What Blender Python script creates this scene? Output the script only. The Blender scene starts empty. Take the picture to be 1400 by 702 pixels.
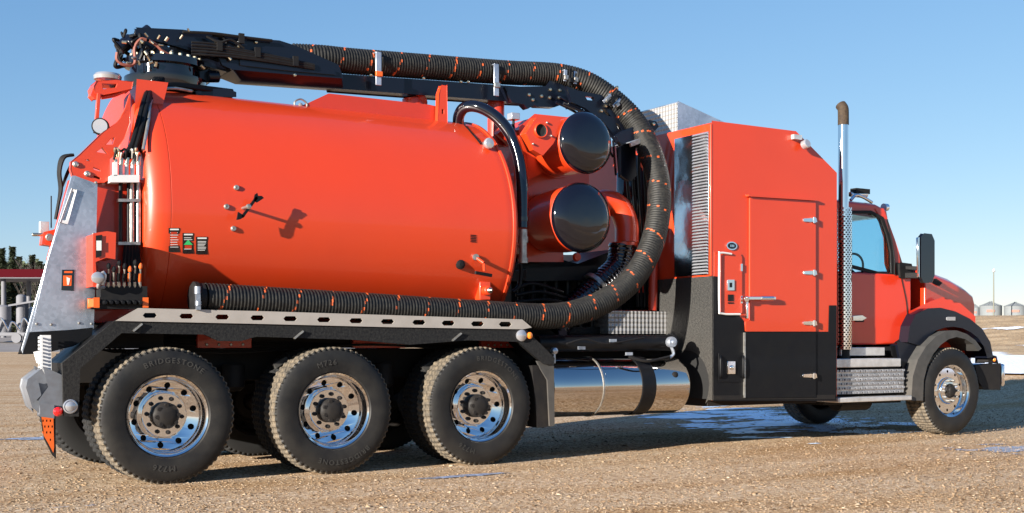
import bpy, math, random
import numpy as np
from mathutils import Vector, Matrix, noise
from mathutils.geometry import tessellate_polygon
random.seed(7); RNG = np.random.default_rng(7)
SC = bpy.context.scene
COL = SC.collection
pi = math.pi

# ------------------------------------------------------------------ camera
FPX = 1650.0; HOR = 470.0                       # focal length and horizon in photograph pixels (1400 wide)
CAM = (-2.692, -9.685, 1.13)
yaw = math.atan2(.521, .8535)
cam = bpy.data.cameras.new("camera"); co = bpy.data.objects.new("camera", cam); COL.objects.link(co)
cam.sensor_width = 36; cam.lens = FPX / 1400 * 36; cam.shift_y = (HOR - 351) / 1400
cam.clip_start = .1; cam.clip_end = 6000
co.location = CAM; co.rotation_euler = (pi / 2, 0, -yaw)
SC.camera = co

# ------------------------------------------------------------------ light
AZ = math.radians(72.5); EL = math.radians(13)    # the light travels towards +X and a little towards +Y
sd = Vector((math.sin(AZ) * math.cos(EL), math.cos(AZ) * math.cos(EL), -math.sin(EL)))
sun = bpy.data.lights.new("sun", 'SUN'); sun.energy = 5.0; sun.angle = math.radians(.53); sun.color = (1, .93, .83)
so = bpy.data.objects.new("sun", sun); COL.objects.link(so); so.location = (-20, -6, 12)
so.rotation_euler = sd.to_track_quat('-Z', 'Y').to_euler()
w = bpy.data.worlds.new("World"); SC.world = w; w.use_nodes = True
nt = w.node_tree; bg = nt.nodes['Background']
sk = nt.nodes.new('ShaderNodeTexSky'); sk.sky_type = 'NISHITA'; sk.sun_disc = False
sk.sun_elevation = EL
sk.sun_rotation = math.atan2(-sd.x, -sd.y) % (2 * pi)
sk.air_density = 1.0; sk.dust_density = 0.0; sk.ozone_density = 3.0; sk.altitude = 800
sep = nt.nodes.new('ShaderNodeSeparateColor'); cmb = nt.nodes.new('ShaderNodeCombineColor'); nt.links.new(sk.outputs[0], sep.inputs[0])
for i_, (a_, p_) in enumerate(((1.12, .92), (1.50, .72), (2.35, .52))):   # one tone curve per channel for the whole sky: a clear, cold winter blue
    pw = nt.nodes.new('ShaderNodeMath'); pw.operation = 'POWER'; pw.inputs[1].default_value = p_; nt.links.new(sep.outputs[i_], pw.inputs[0])
    ml_ = nt.nodes.new('ShaderNodeMath'); ml_.operation = 'MULTIPLY'; ml_.inputs[1].default_value = a_; nt.links.new(pw.outputs[0], ml_.inputs[0]); nt.links.new(ml_.outputs[0], cmb.inputs[i_])
nt.links.new(cmb.outputs[0], bg.inputs[0]); bg.inputs[1].default_value = .052
SC.view_settings.view_transform = 'Standard'; SC.view_settings.look = 'None'
SC.view_settings.exposure = 1.55; SC.view_settings.gamma = 1
try:
    SC.cycles.max_bounces = 8; SC.cycles.use_denoising = True
except Exception: pass

def P(px, py, Y):                                # a photograph point carried to the upright plane at depth Y
    u = (px - 700) / FPX; v = (HOR - py) / FPX
    dx, dy = .521 + .8535 * u, .8535 - .521 * u
    t = (Y - CAM[1]) / dy
    return (CAM[0] + t * dx, Y, CAM[2] + t * v)
def PX(px, py, X):                               # ... to the upright plane at length X
    u = (px - 700) / FPX; v = (HOR - py) / FPX
    dx, dy = .521 + .8535 * u, .8535 - .521 * u
    t = (X - CAM[0]) / dx
    return (X, CAM[1] + t * dy, CAM[2] + t * v)
def sp(Y): return (.93 * (Y - CAM[1])) / FPX     # metres per pixel, roughly

# ------------------------------------------------------------------ materials
def srgb(r, g, b, k=.80):
    f = lambda c: k * (c / 12.92 if c <= .04045 else ((c + .055) / 1.055) ** 2.4)
    return tuple(f(x / 255) for x in (r, g, b)) + (1,)
def mat(name, col, rough=.5, metal=0, coat=0, bump=None, vary=None, spec=None, dust=None, trans=0, emit=None):
    m = bpy.data.materials.new(name); m.use_nodes = True
    n = m.node_tree.nodes; l = m.node_tree.links; b = n['Principled BSDF']
    c = tuple(col) + ((1,) if len(col) == 3 else ())
    b.inputs['Base Color'].default_value = c; b.inputs['Roughness'].default_value = rough
    b.inputs['Metallic'].default_value = metal; b.inputs['Coat Weight'].default_value = coat
    b.inputs['Coat Roughness'].default_value = .03
    b.inputs['Transmission Weight'].default_value = trans
    if spec is not None: b.inputs['Specular IOR Level'].default_value = spec
    tc = n.new('ShaderNodeTexCoord')
    geo = n.new('ShaderNodeNewGeometry')
    pos = geo.outputs['Position']
    if emit:
        b.inputs['Emission Color'].default_value = tuple(emit[0]) + (1,); b.inputs['Emission Strength'].default_value = emit[1]
    base = None
    if vary:                                     # (scale, amount, second colour)
        nz = n.new('ShaderNodeTexNoise'); nz.inputs['Scale'].default_value = vary[0]; nz.inputs['Detail'].default_value = 6
        l.new(pos, nz.inputs['Vector'])
        rp = n.new('ShaderNodeMapRange'); rp.inputs[1].default_value = .35; rp.inputs[2].default_value = .7
        rp.inputs[3].default_value = 0; rp.inputs[4].default_value = vary[1]
        l.new(nz.outputs[0], rp.inputs[0])
        mx = n.new('ShaderNodeMix'); mx.data_type = 'RGBA'; mx.inputs[6].default_value = c
        mx.inputs[7].default_value = tuple(vary[2]) + ((1,) if len(vary[2]) == 3 else ())
        l.new(rp.outputs[0], mx.inputs[0]); base = mx.outputs[2]
        rr = n.new('ShaderNodeMapRange'); rr.inputs[3].default_value = rough * .8; rr.inputs[4].default_value = min(1, rough * 1.35 + .02)
        l.new(nz.outputs[0], rr.inputs[0]); l.new(rr.outputs[0], b.inputs['Roughness'])
    if dust:                                     # (colour, amount, height where it ends): road dirt thrown up from below
        sx = n.new('ShaderNodeSeparateXYZ'); l.new(pos, sx.inputs[0])
        mr = n.new('ShaderNodeMapRange'); mr.inputs[1].default_value = 0; mr.inputs[2].default_value = dust[2]
        mr.inputs[3].default_value = dust[1]; mr.inputs[4].default_value = 0
        l.new(sx.outputs[2], mr.inputs[0])
        n2 = n.new('ShaderNodeTexNoise'); n2.inputs['Scale'].default_value = 9; n2.inputs['Detail'].default_value = 8; l.new(pos, n2.inputs['Vector'])
        mu = n.new('ShaderNodeMath'); mu.operation = 'MULTIPLY'; l.new(mr.outputs[0], mu.inputs[0]); l.new(n2.outputs[0], mu.inputs[1])
        mx = n.new('ShaderNodeMix'); mx.data_type = 'RGBA'; mx.inputs[6].default_value = c
        if base: l.new(base, mx.inputs[6])
        mx.inputs[7].default_value = tuple(dust[0]) + (1,); l.new(mu.outputs[0], mx.inputs[0]); base = mx.outputs[2]
    if base: l.new(base, b.inputs['Base Color'])
    if bump:                                     # (scale, strength, distance)
        nz = n.new('ShaderNodeTexNoise'); nz.inputs['Scale'].default_value = bump[0]; nz.inputs['Detail'].default_value = 4
        l.new(pos, nz.inputs['Vector'])
        bp = n.new('ShaderNodeBump'); bp.inputs['Strength'].default_value = bump[1]; bp.inputs['Distance'].default_value = bump[2]
        l.new(nz.outputs[0], bp.inputs['Height']); l.new(bp.outputs[0], b.inputs['Normal'])
        if coat: l.new(bp.outputs[0], b.inputs['Coat Normal'])
    return m
DIRT = (.19, .14, .095)
M = {}
M['red'] = mat('red_paint', (.52, .038, .0055), .38, 0, .5, bump=(3, .12, .01), vary=(1.3, .5, (.46, .033, .0065)), dust=(DIRT, .12, 1.6))
M['redmatte'] = mat('red_frame_paint', (.42, .026, .007), .42, 0, .4, vary=(5, .5, (.34, .022, .007)), dust=(DIRT, .3, 1.6))
M['cab'] = mat('cab_red_paint', (.58, .030, .007), .28, 0, .5, dust=(DIRT, .2, 1.3))
M['black'] = mat('black_paint', (.0045, .005, .0065), .42, 0, .05, bump=(6, .1, .01), vary=(8, .5, (.008, .008, .008)), spec=.16, dust=(DIRT, .02, 1.4))
M['matte'] = mat('matte_black', (.008, .008, .009), .55, vary=(14, .7, (.014, .013, .012)), spec=.2, dust=(DIRT, .12, 1.2))
M['under'] = mat('chassis_black', (.006, .0055, .0055), .6, vary=(5, .6, (.015, .012, .010)), spec=.3, dust=(DIRT, .05, 1.2))
M['gloss'] = mat('gloss_black', (.003, .003, .006), .06, 0, .5)
M['liner'] = mat('black_textured_liner', (.016, .016, .016), .5, bump=(95, 1, .006), vary=(60, .9, (.045, .043, .038)), dust=(DIRT, .16, 1.6))
M['fender'] = mat('black_textured_fender', (.008, .008, .009), .55, bump=(90, .6, .004), vary=(50, .9, (.022, .022, .021)), spec=.2, dust=(DIRT, .10, 1.2))
M['chrome'] = mat('chrome', (.82, .82, .83), .05, 1, vary=(6, .3, (.72, .70, .67)))
M['tankal'] = mat('polished_aluminium_tank', (.62, .575, .53), .06, 1, bump=(2.2, .10, .004), vary=(2.5, .6, (.55, .52, .49)))
M['alu'] = mat('brushed_aluminium', (.66, .64, .62), .3, .6, bump=(60, .2, .002), vary=(9, .8, (.45, .42, .39)))
M['bright'] = mat('bright_perforated_sheet', (.42, .43, .46), .25, .6, vary=(9, .7, (.26, .27, .29)))
M['steel'] = mat('dull_steel', (.5, .49, .46), .4, .9, vary=(20, .9, (.25, .23, .2)))
M['rail'] = mat('worn_aluminium_rail', (.42, .38, .34), .42, .35, vary=(7, .6, (.32, .285, .25)))
M['hose'] = mat('hose_rubber', (.008, .008, .008), .55, vary=(30, .9, (.024, .023, .020)), spec=.3)
M['stripe'] = mat('orange_hose_stripe', (.52, .09, .012), .6, vary=(60, .9, (.24, .04, .012)))
M['rubber'] = mat('tyre_rubber', (.009, .009, .0095), .5, bump=(60, .25, .003), vary=(7, .8, (.020, .019, .017)), spec=.25, dust=(DIRT, .06, .9))
M['tread'] = mat('dusty_tread', (.15, .118, .08), .9, vary=(16, 1, (.045, .04, .033)), bump=(120, .5, .004))
M['letter'] = mat('moulded_rubber_lettering', (.034, .032, .028), .6)
M['orange'] = mat('orange_plastic', (.6, .10, .012), .4)
M['white'] = mat('white_paint', (.6, .6, .6), .4, vary=(12, .5, (.5, .5, .5)))
M['lens'] = mat('clear_lens', (.42, .42, .44), .15, .55, .5)
M['redlens'] = mat('red_lens', (.55, .01, .01), .12, 0, 1)
M['amber'] = mat('amber_lens', (.85, .22, .02), .15, 0, 1)
M['glass'] = mat('cab_glass', (.55, .83, .88), .02, 0, 0, trans=1)
M['glass'].node_tree.nodes['Principled BSDF'].inputs['IOR'].default_value = 1.18
M['dark'] = mat('shade_black', (.006, .006, .006), .9)  # near-black that stands in for shade: hidden tyres, wheel interiors, openings
M['green'] = mat('green_print', (.03, .42, .12), .5)
M['paper'] = mat('pale_print', (.6, .6, .58), .5)
M['rust'] = mat('sooty_rusted_steel', (.03, .018, .011), .8, .3, vary=(40, 1, (.07, .048, .028)), bump=(80, .6, .004))
M['brass'] = mat('zinc_fitting', (.65, .58, .42), .3, 1)
M['navy'] = mat('dark_blue_gloss_fender', (.003, .0045, .010), .3, 0, .15, dust=(DIRT, .06, 1.1), spec=.35)
M['greyc'] = mat('grey_cast_paint', (.15, .16, .18), .45, .2, vary=(20, .8, (.12, .12, .13)))
M['fade'] = mat('weathered_plastic', (.05, .048, .045), .6, vary=(11, .8, (.03, .03, .028)), dust=(DIRT, .4, 1.0))

def galv():
    m = mat('galvanised_sheet', (.55, .58, .62), .28, .75)
    n = m.node_tree.nodes; l = m.node_tree.links; b = n['Principled BSDF']
    g = n.new('ShaderNodeNewGeometry'); nz = n.new('ShaderNodeTexNoise'); nz.inputs['Scale'].default_value = 3.2; nz.inputs['Detail'].default_value = 5
    l.new(g.outputs['Position'], nz.inputs['Vector'])
    v = n.new('ShaderNodeTexVoronoi'); v.inputs['Scale'].default_value = 38; l.new(g.outputs['Position'], v.inputs['Vector'])
    a = n.new('ShaderNodeMath'); a.operation = 'MULTIPLY_ADD'; a.inputs[1].default_value = .25; l.new(v.outputs['Color'], a.inputs[0]); l.new(nz.outputs[0], a.inputs[2])
    r = n.new('ShaderNodeValToRGB'); r.color_ramp.elements[0].position = .35; r.color_ramp.elements[0].color = (.27, .30, .35, 1)
    r.color_ramp.elements[1].position = .85; r.color_ramp.elements[1].color = (.52, .56, .63, 1)
    l.new(a.outputs[0], r.inputs[0]); l.new(r.outputs[0], b.inputs['Base Color'])
    mr = n.new('ShaderNodeMapRange'); mr.inputs[3].default_value = .18; mr.inputs[4].default_value = .42; l.new(nz.outputs[0], mr.inputs[0]); l.new(mr.outputs[0], b.inputs['Roughness'])
    return m
M['galv'] = galv()
M['polished'] = mat('rippled_polished_sheet', (.80, .82, .86), .14, 1, bump=(4, .35, .015), vary=(3, .8, (.5, .52, .56)))
def diamond():
    m = mat('diamond_plate', (.42, .41, .40), .38, .55)
    n = m.node_tree.nodes; l = m.node_tree.links; b = n['Principled BSDF']
    g = n.new('ShaderNodeNewGeometry'); bp = n.new('ShaderNodeBump'); bp.inputs['Strength'].default_value = 1; bp.inputs['Distance'].default_value = .006
    s = n.new('ShaderNodeSeparateXYZ'); l.new(g.outputs['Position'], s.inputs[0])
    def wave(sgn):
        c = n.new('ShaderNodeMath'); c.operation = 'ADD'; l.new(s.outputs[0], c.inputs[0]); l.new(s.outputs[1], c.inputs[1])
        d = n.new('ShaderNodeMath'); d.operation = 'MULTIPLY_ADD'; d.inputs[1].default_value = sgn; l.new(s.outputs[2], d.inputs[0]); l.new(c.outputs[0], d.inputs[2])
        e = n.new('ShaderNodeMath'); e.operation = 'MULTIPLY'; e.inputs[1].default_value = 62; l.new(d.outputs[0], e.inputs[0])
        f = n.new('ShaderNodeMath'); f.operation = 'SINE'; l.new(e.outputs[0], f.inputs[0]); return f.outputs[0]
    mx = n.new('ShaderNodeMath'); mx.operation = 'MULTIPLY'; l.new(wave(1), mx.inputs[0]); l.new(wave(-1), mx.inputs[1])
    l.new(mx.outputs[0], bp.inputs['Height']); l.new(bp.outputs[0], b.inputs['Normal'])
    return m
M['diamond'] = diamond()

# ------------------------------------------------------------------ mesh building
class MB:
    def __init__(s): s.v = []; s.f = []; s.m = []
    def add(s, vs, fs, m=0, mm=None):
        o = len(s.v); s.v += [tuple(map(float, x)) for x in vs]
        s.f += [tuple(i + o for i in f) for f in fs]; s.m += (mm if mm else [m] * len(fs)); return s
    def box(s, c, d, rot=None, m=0):
        c = Vector(c); h = [x / 2 for x in d]; vs = []
        for x in (-1, 1):
            for y in (-1, 1):
                for z in (-1, 1):
                    q = Vector((x * h[0], y * h[1], z * h[2]))
                    if rot is not None: q = rot @ q
                    vs.append(c + q)
        return s.add(vs, [(0, 1, 3, 2), (4, 6, 7, 5), (0, 4, 5, 1), (2, 3, 7, 6), (0, 2, 6, 4), (1, 5, 7, 3)], m)
    def bb(s, x0, x1, y0, y1, z0, z1, m=0):
        return s.box(((x0 + x1) / 2, (y0 + y1) / 2, (z0 + z1) / 2), (abs(x1 - x0), abs(y1 - y0), abs(z1 - z0)), None, m)
    def bar(s, a, b, w, h, m=0, up=(0, 0, 1)):   # a beam of width w and height h from a to b
        a = Vector(a); b = Vector(b); d = b - a; L = d.length; x = d / L; up = Vector(up)
        y = up.cross(x)
        if y.length < 1e-4: y = Vector((0, 1, 0)).cross(x)
        y.normalize(); z = x.cross(y)
        R = Matrix((x, y, z)).transposed()
        return s.box((a + b) / 2, (L, w, h), R, m)
    def lathe(s, prof, o, ax, n=32, m=0, a0=0, caps=True, mm=None):   # prof = [(along, radius)]
        ax = Vector(ax).normalized(); o = Vector(o)
        t = Vector((0, 0, 1)) if abs(ax.z) < .9 else Vector((1, 0, 0))
        u = t.cross(ax).normalized(); w_ = ax.cross(u); vs = []; fs = []; ml = []
        for (a, r) in prof:
            for k in range(n):
                th = a0 + 2 * pi * k / n; vs.append(o + ax * a + (u * math.cos(th) + w_ * math.sin(th)) * r)
        for i in range(len(prof) - 1):
            for k in range(n):
                k2 = (k + 1) % n; fs.append((i * n + k, i * n + k2, (i + 1) * n + k2, (i + 1) * n + k)); ml.append(mm[i] if mm else m)
        if caps:
            if prof[0][1] > 1e-5: fs.append(tuple(reversed(range(n)))); ml.append(mm[0] if mm else m)
            if prof[-1][1] > 1e-5: fs.append(tuple(range((len(prof) - 1) * n, len(prof) * n))); ml.append(mm[-1] if mm else m)
        return s.add(vs, fs, m, ml)
    def cyl(s, a, b, r, r2=None, n=14, m=0):
        a = Vector(a); b = Vector(b); return s.lathe([(0, r), ((b - a).length, r if r2 is None else r2)], a, b - a, n, m)
    def ball(s, c, r, n=12, m=0, sc=(1, 1, 1)):
        vs = []; fs = []; k = n // 2
        for i in range(k + 1):
            for j in range(n):
                p = pi * i / k; q = 2 * pi * j / n
                vs.append((c[0] + r * sc[0] * math.sin(p) * math.cos(q), c[1] + r * sc[1] * math.sin(p) * math.sin(q), c[2] + r * sc[2] * math.cos(p)))
        for i in range(k):
            for j in range(n): fs.append((i * n + j, (i + 1) * n + j, (i + 1) * n + (j + 1) % n, i * n + (j + 1) % n))
        return s.add(vs, fs, m)
    def plate(s, outer, thick, holes=(), m=0):   # outer = world points on one plane, extruded by the vector thick
        th = Vector(thick); loops = [[Vector(p) for p in outer]] + [[Vector(p) for p in h] for h in holes]
        flat = [p for lo in loops for p in lo]; n = len(flat)
        tri = tessellate_polygon(loops) if holes else None
        fs = [tuple(t) for t in tri] + [tuple(n + i for i in reversed(t)) for t in tri] if tri else [tuple(range(n)), tuple(reversed(range(n, 2 * n)))]
        k = 0
        for lo in loops:
            q = len(lo)
            for i in range(q): j = (i + 1) % q; fs.append((k + i, k + j, n + k + j, n + k + i))
            k += q
        return s.add(flat + [p + th for p in flat], fs, m)
    def pp(s, pts, Y, th, holes=(), m=0):        # pixel-traced outline given its real depth Y and thickness th
        return s.plate([P(x, y, Y) for x, y in pts], (0, th, 0), [[P(x, y, Y) for x, y in h] for h in holes], m)
    def tube(s, pts, r, n=10, m=0, res=6, closed=False):
        c = smooth_path(pts, res); fr = frames(c); vs = []; fs = []
        for i, (p, (a, b)) in enumerate(zip(c, fr)):
            rr = r(i / (len(c) - 1)) if callable(r) else r
            for k in range(n): th = 2 * pi * k / n; vs.append(p + (a * math.cos(th) + b * math.sin(th)) * rr)
        for i in range(len(c) - 1):
            for k in range(n): fs.append((i * n + k, i * n + (k + 1) % n, (i + 1) * n + (k + 1) % n, (i + 1) * n + k))
        fs.append(tuple(reversed(range(n)))); fs.append(tuple(range((len(c) - 1) * n, len(c) * n)))
        return s.add(vs, fs, m)
def smooth_path(pts, res=6):
    p = [Vector(x) for x in pts]
    if len(p) < 3 or res <= 1: return p
    q = [2 * p[0] - p[1]] + p + [2 * p[-1] - p[-2]]; out = []
    for i in range(1, len(q) - 2):
        for k in range(res):
            t = k / res; a, b, c, d = q[i - 1], q[i], q[i + 1], q[i + 2]
            out.append(.5 * ((2 * b) + (c - a) * t + (2 * a - 5 * b + 4 * c - d) * t * t + (3 * b - a - 3 * c + d) * t ** 3))
    out.append(p[-1]); return out
def frames(c):
    fr = []; t0 = (c[1] - c[0]).normalized(); a = Vector((0, 1, 0)); a = (a - t0 * a.dot(t0))
    if a.length < .1: a = Vector((1, 0, 0)); a = a - t0 * a.dot(t0)
    a.normalize()
    for i in range(len(c)):
        t = (c[min(i + 1, len(c) - 1)] - c[max(i - 1, 0)]).normalized()
        a = (a - t * a.dot(t)).normalized(); fr.append((a.copy(), t.cross(a)))
    return fr
WO = {}
def mk(name, mb, mats, parent=None, bevel=0, smooth=38, kind=None, label=None, origin=None):
    if not isinstance(mats, (list, tuple)): mats = [mats]
    V = np.array(mb.v); o = Vector(origin) if origin is not None else Vector((V.min(0) + V.max(0)) / 2)
    me = bpy.data.meshes.new(name); me.from_pydata([tuple(x) for x in (V - np.array(o))], [], mb.f)
    for m in mats: me.materials.append(M[m] if isinstance(m, str) else m)
    if len(mats) > 1: me.polygons.foreach_set('material_index', mb.m)
    if smooth is not None:
        me.polygons.foreach_set('use_smooth', [True] * len(me.polygons)); me.set_sharp_from_angle(angle=math.radians(smooth))
    me.update()
    ob = bpy.data.objects.new(name, me); COL.objects.link(ob)
    if parent: ob.parent = parent; ob.location = o - WO[parent.name]
    else: ob.location = o
    WO[ob.name] = o.copy()
    if bevel:
        b = ob.modifiers.new('bevel', 'BEVEL'); b.width = bevel; b.segments = 2; b.limit_method = 'ANGLE'; b.angle_limit = math.radians(40)
    if kind: ob['kind'] = kind
    if label: ob['label'] = label
    return ob
def dup(o, name, loc, parent, rot=None, deep=True):
    c = o.copy(); COL.objects.link(c); c.parent = parent
    L = Vector(loc); c.location = L - (WO[parent.name] if parent else Vector()); WO[c.name] = L
    if rot is not None: c.rotation_euler = rot
    if deep:
        for ch in list(o.children): d = ch.copy(); COL.objects.link(d); d.parent = c
    return c
def tag(o, label, cat, group=None, kind=None):
    o['label'] = label; o['category'] = cat
    if group: o['group'] = group
    if kind: o['kind'] = kind
    return o
def empty(name, loc, label, cat, group=None):
    o = bpy.data.objects.new(name, None); COL.objects.link(o); o.location = loc; o.empty_display_size = .3
    WO[o.name] = Vector(loc); return tag(o, label, cat, group)

# ------------------------------------------------------------------ terrain
def lerp(tab, x):
    if x <= tab[0][0]: return tab[0][1]
    for (a, b), (c, d) in zip(tab, tab[1:]):
        if x <= c: return b + (d - b) * (x - a) / (c - a)
    return tab[-1][1]
def sst(a, b, x): t = min(1, max(0, (x - a) / (b - a))); return t * t * (3 - 2 * t)
H1 = [(14, 0), (17, .10), (20, .43), (30, .74), (36, 1.02), (50, 2.5), (350, 9.5), (1200, 27)]
H2 = [(60, 0), (86, .42), (118, 1.95), (160, 2.5), (400, 4.4), (2000, 16)]
def terrain(x, y):
    r = x / (y + 10) if y > -9.5 else 9
    mk_ = sst(.62, 1.1, r) if x > 0 else 0
    h = mk_ * lerp(H1, x) + (1 - mk_) * lerp(H2, y)
    h += .03 * sst(4, 9.4, x) * (1 - mk_)  if x < 14 else .03 * (1 - mk_)
    if x > 16 or y > 20: h += mk_ * .10 * noise.noise((x * .25, y * .25, 0)) * sst(30, 60, x)
    return h
def ground_material():
    m = bpy.data.materials.new('gravel'); m.use_nodes = True
    n = m.node_tree.nodes; l = m.node_tree.links; b = n['Principled BSDF']; b.inputs['Roughness'].default_value = .95
    b.inputs['Specular IOR Level'].default_value = .03
    g = n.new('ShaderNodeNewGeometry'); pos = g.outputs['Position']
    v = n.new('ShaderNodeTexVoronoi'); v.inputs['Scale'].default_value = 42; l.new(pos, v.inputs['Vector'])
    cr = n.new('ShaderNodeValToRGB'); e = cr.color_ramp.elements
    e[0].position = 0; e[0].color = srgb(128, 100, 76); e[1].position = 1; e[1].color = srgb(244, 222, 194)
    for p_, c_ in ((.18, srgb(178, 148, 116)), (.5, srgb(212, 182, 146)), (.75, srgb(196, 170, 142)), (.92, srgb(226, 202, 172))):
        q = e.new(p_); q.color = c_
    sv = n.new('ShaderNodeSeparateColor'); l.new(v.outputs['Color'], sv.inputs[0]); l.new(sv.outputs[0], cr.inputs[0])
    # broad variation: pale dry against brown damp, drawn out along the tyre tracks
    mp = n.new('ShaderNodeMapping'); mp.inputs['Scale'].default_value = (.16, .9, 1); l.new(pos, mp.inputs[0])
    nz = n.new('ShaderNodeTexNoise'); nz.inputs['Scale'].default_value = 1.3; nz.inputs['Detail'].default_value = 7; l.new(mp.outputs[0], nz.inputs['Vector'])
    rr = n.new('ShaderNodeMapRange'); rr.inputs[1].default_value = .46; rr.inputs[2].default_value = .68; l.new(nz.outputs[0], rr.inputs[0])
    mx = n.new('ShaderNodeMix'); mx.data_type = 'RGBA'; mx.blend_type = 'MULTIPLY'; mx.inputs[7].default_value = (.80, .68, .53, 1)
    l.new(rr.outputs[0], mx.inputs[0]); l.new(cr.outputs[0], mx.inputs[6])
    l.new(mx.outputs[2], b.inputs['Base Color'])
    n3 = n.new('ShaderNodeTexNoise'); n3.inputs['Scale'].default_value = 3; n3.inputs['Detail'].default_value = 9; n3.inputs['Roughness'].default_value = .7; l.new(pos, n3.inputs['Vector'])
    b1 = n.new('ShaderNodeBump'); b1.inputs['Distance'].default_value = .02; b1.inputs['Strength'].default_value = .35; l.new(n3.outputs[0], b1.inputs['Height'])
    b2 = n.new('ShaderNodeBump'); b2.inputs['Distance'].default_value = .004; b2.inputs['Strength'].default_value = .35; b2.invert = True
    l.new(v.outputs['Distance'], b2.inputs['Height']); l.new(b1.outputs[0], b2.inputs['Normal']); l.new(b2.outputs[0], b.inputs['Normal'])
    return m
M['gravel'] = ground_material()
def axis_pts(lo, hi, c, fine, grow, fr):
    out = [c]; d = fine; x = c
    while x < hi: x += d; out.append(min(x, hi)); d = d * (grow if x > c + fr else 1)
    d = fine; x = c
    while x > lo: x -= d; out.append(max(x, lo)); d = d * (grow if x < c - fr else 1)
    return sorted(set(out))
def sheet(name, mat_, xs, ys, dz=0, keep=None, kind='structure', label=None):
    mb = MB(); nx = len(xs)
    for y in ys:
        for x in xs: mb.v.append((x, y, terrain(x, y) + dz))
    for j in range(len(ys) - 1):
        for i in range(nx - 1):
            if keep is None or keep((xs[i] + xs[i + 1]) / 2, (ys[j] + ys[j + 1]) / 2):
                mb.f.append((j * nx + i, j * nx + i + 1, (j + 1) * nx + i + 1, (j + 1) * nx + i)); mb.m.append(0)
    if keep is not None:
        used = sorted({i for f in mb.f for i in f}); mp = {k: i for i, k in enumerate(used)}
        mb.v = [mb.v[k] for k in used]; mb.f = [tuple(mp[i] for i in f) for f in mb.f]
    return mk(name, mb, mat_, None, 0, 180, kind, label)
GX = axis_pts(-1500, 1500, 5, 1.0, 1.12, 45); GY = axis_pts(-1500, 1900, 5, 1.0, 1.12, 40)
sheet('gravel_ground', 'gravel', GX, GY, 0, None, 'structure', 'tan gravel yard under and around the red truck')
M['straw'] = mat('dry_stubble', srgb(204, 174, 134)[:3], .95, vary=(1.1, 1, srgb(160, 130, 94)[:3]), bump=(7, 1, .12))
sheet('stubble_field', 'straw', [x for x in axis_pts(29.5, 800, 30, .7, 1.06, 30)], [y for y in axis_pts(-60, 700, 15, .8, 1.06, 30)], .03,
      lambda x, y: x / (y + 10) > .55 and x > 30 + 1.2 * noise.noise((0, y * .4, 3)), 'structure', 'dry tan stubble field rising beyond the yard')
M['asphalt'] = mat('grey_road', srgb(150, 142, 138)[:3], .9, vary=(.4, .8, srgb(128, 120, 114)[:3]), bump=(30, .3, .01))
sheet('grey_road', 'asphalt', axis_pts(-60, 45, 10, 3, 1.1, 60), axis_pts(86, 122, 100, 2, 1, 60), .02, None, 'structure', 'strip of grey road beyond the gravel')

# snow and ice
M['snow'] = mat('old_snow', (.92, .93, .95), .5, vary=(3, .5, (.68, .73, .82)), bump=(14, .8, .05))
M['ice'] = mat('sky_tinted_ice', (.80, .90, .99), .4, bump=(9, .9, .05), vary=(7, .6, (.30, .52, .88)))  # sky light on the shaded ice is put into its blue colour
M['frost'] = mat('thin_frost', (.34, .42, .60), .35, bump=(16, .8, .03), vary=(9, 1, (.25, .20, .16)))  # bluish tone is the sky's reflection in thin ice, put into the colour
def patch(name, m_, x0, x1, y0, y1, thr, sc, seed, cell, dz=.006, label=None, ang=0):
    cx, cy = (x0 + x1) / 2, (y0 + y1) / 2
    def keep(x, y):
        e = 1 - max(abs((x - cx) / (x1 - x0) * 2), 0) ** 2 - ((y - cy) / (y1 - y0) * 2) ** 2
        v = noise.fractal((x * sc[0], y * sc[1], seed), .9, 2.1, 5)
        return v + e * .9 > thr
    xs = list(np.arange(x0, x1 + cell, cell)); ys = list(np.arange(y0, y1 + cell * .7, cell * .7))
    return sheet(name, m_, xs, ys, dz, keep, 'structure', label)

# ------------------------------------------------------------------ the truck
T = empty('vacuum_truck', (4.7, 1.3, 0), 'long red vacuum truck with a black hose boom over its tank, parked on gravel', 'truck')

# ---- wheels
def bent_text(mb, txt, R, size, centre, y, up=True, th=.003):
    cu = bpy.data.curves.new('t', 'FONT'); cu.body = txt; cu.size = size; cu.align_x = 'CENTER'; cu.space_character = 1.25; cu.resolution_u = 2
    o = bpy.data.objects.new('t', cu); COL.objects.link(o); bpy.context.view_layer.update()
    me = o.evaluated_get(bpy.context.evaluated_depsgraph_get()).to_mesh()
    vs = []
    for v in me.vertices:
        a, b = v.co.x, v.co.y
        if up: th_ = centre - a / R; r = R + b
        else: th_ = centre + a / R; r = R - b
        vs.append((r * math.cos(th_), y, r * math.sin(th_)))
    mb.add(vs, [tuple(p.vertices) for p in me.polygons]); o.to_mesh_clear()
    bpy.data.objects.remove(o); bpy.data.curves.remove(cu)
def ring_pts(r, y, n, a0=0, cx=0, cz=0): return [(cx + r * math.cos(a0 + 2 * pi * k / n), y, cz + r * math.sin(a0 + 2 * pi * k / n)) for k in range(n)]
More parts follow.
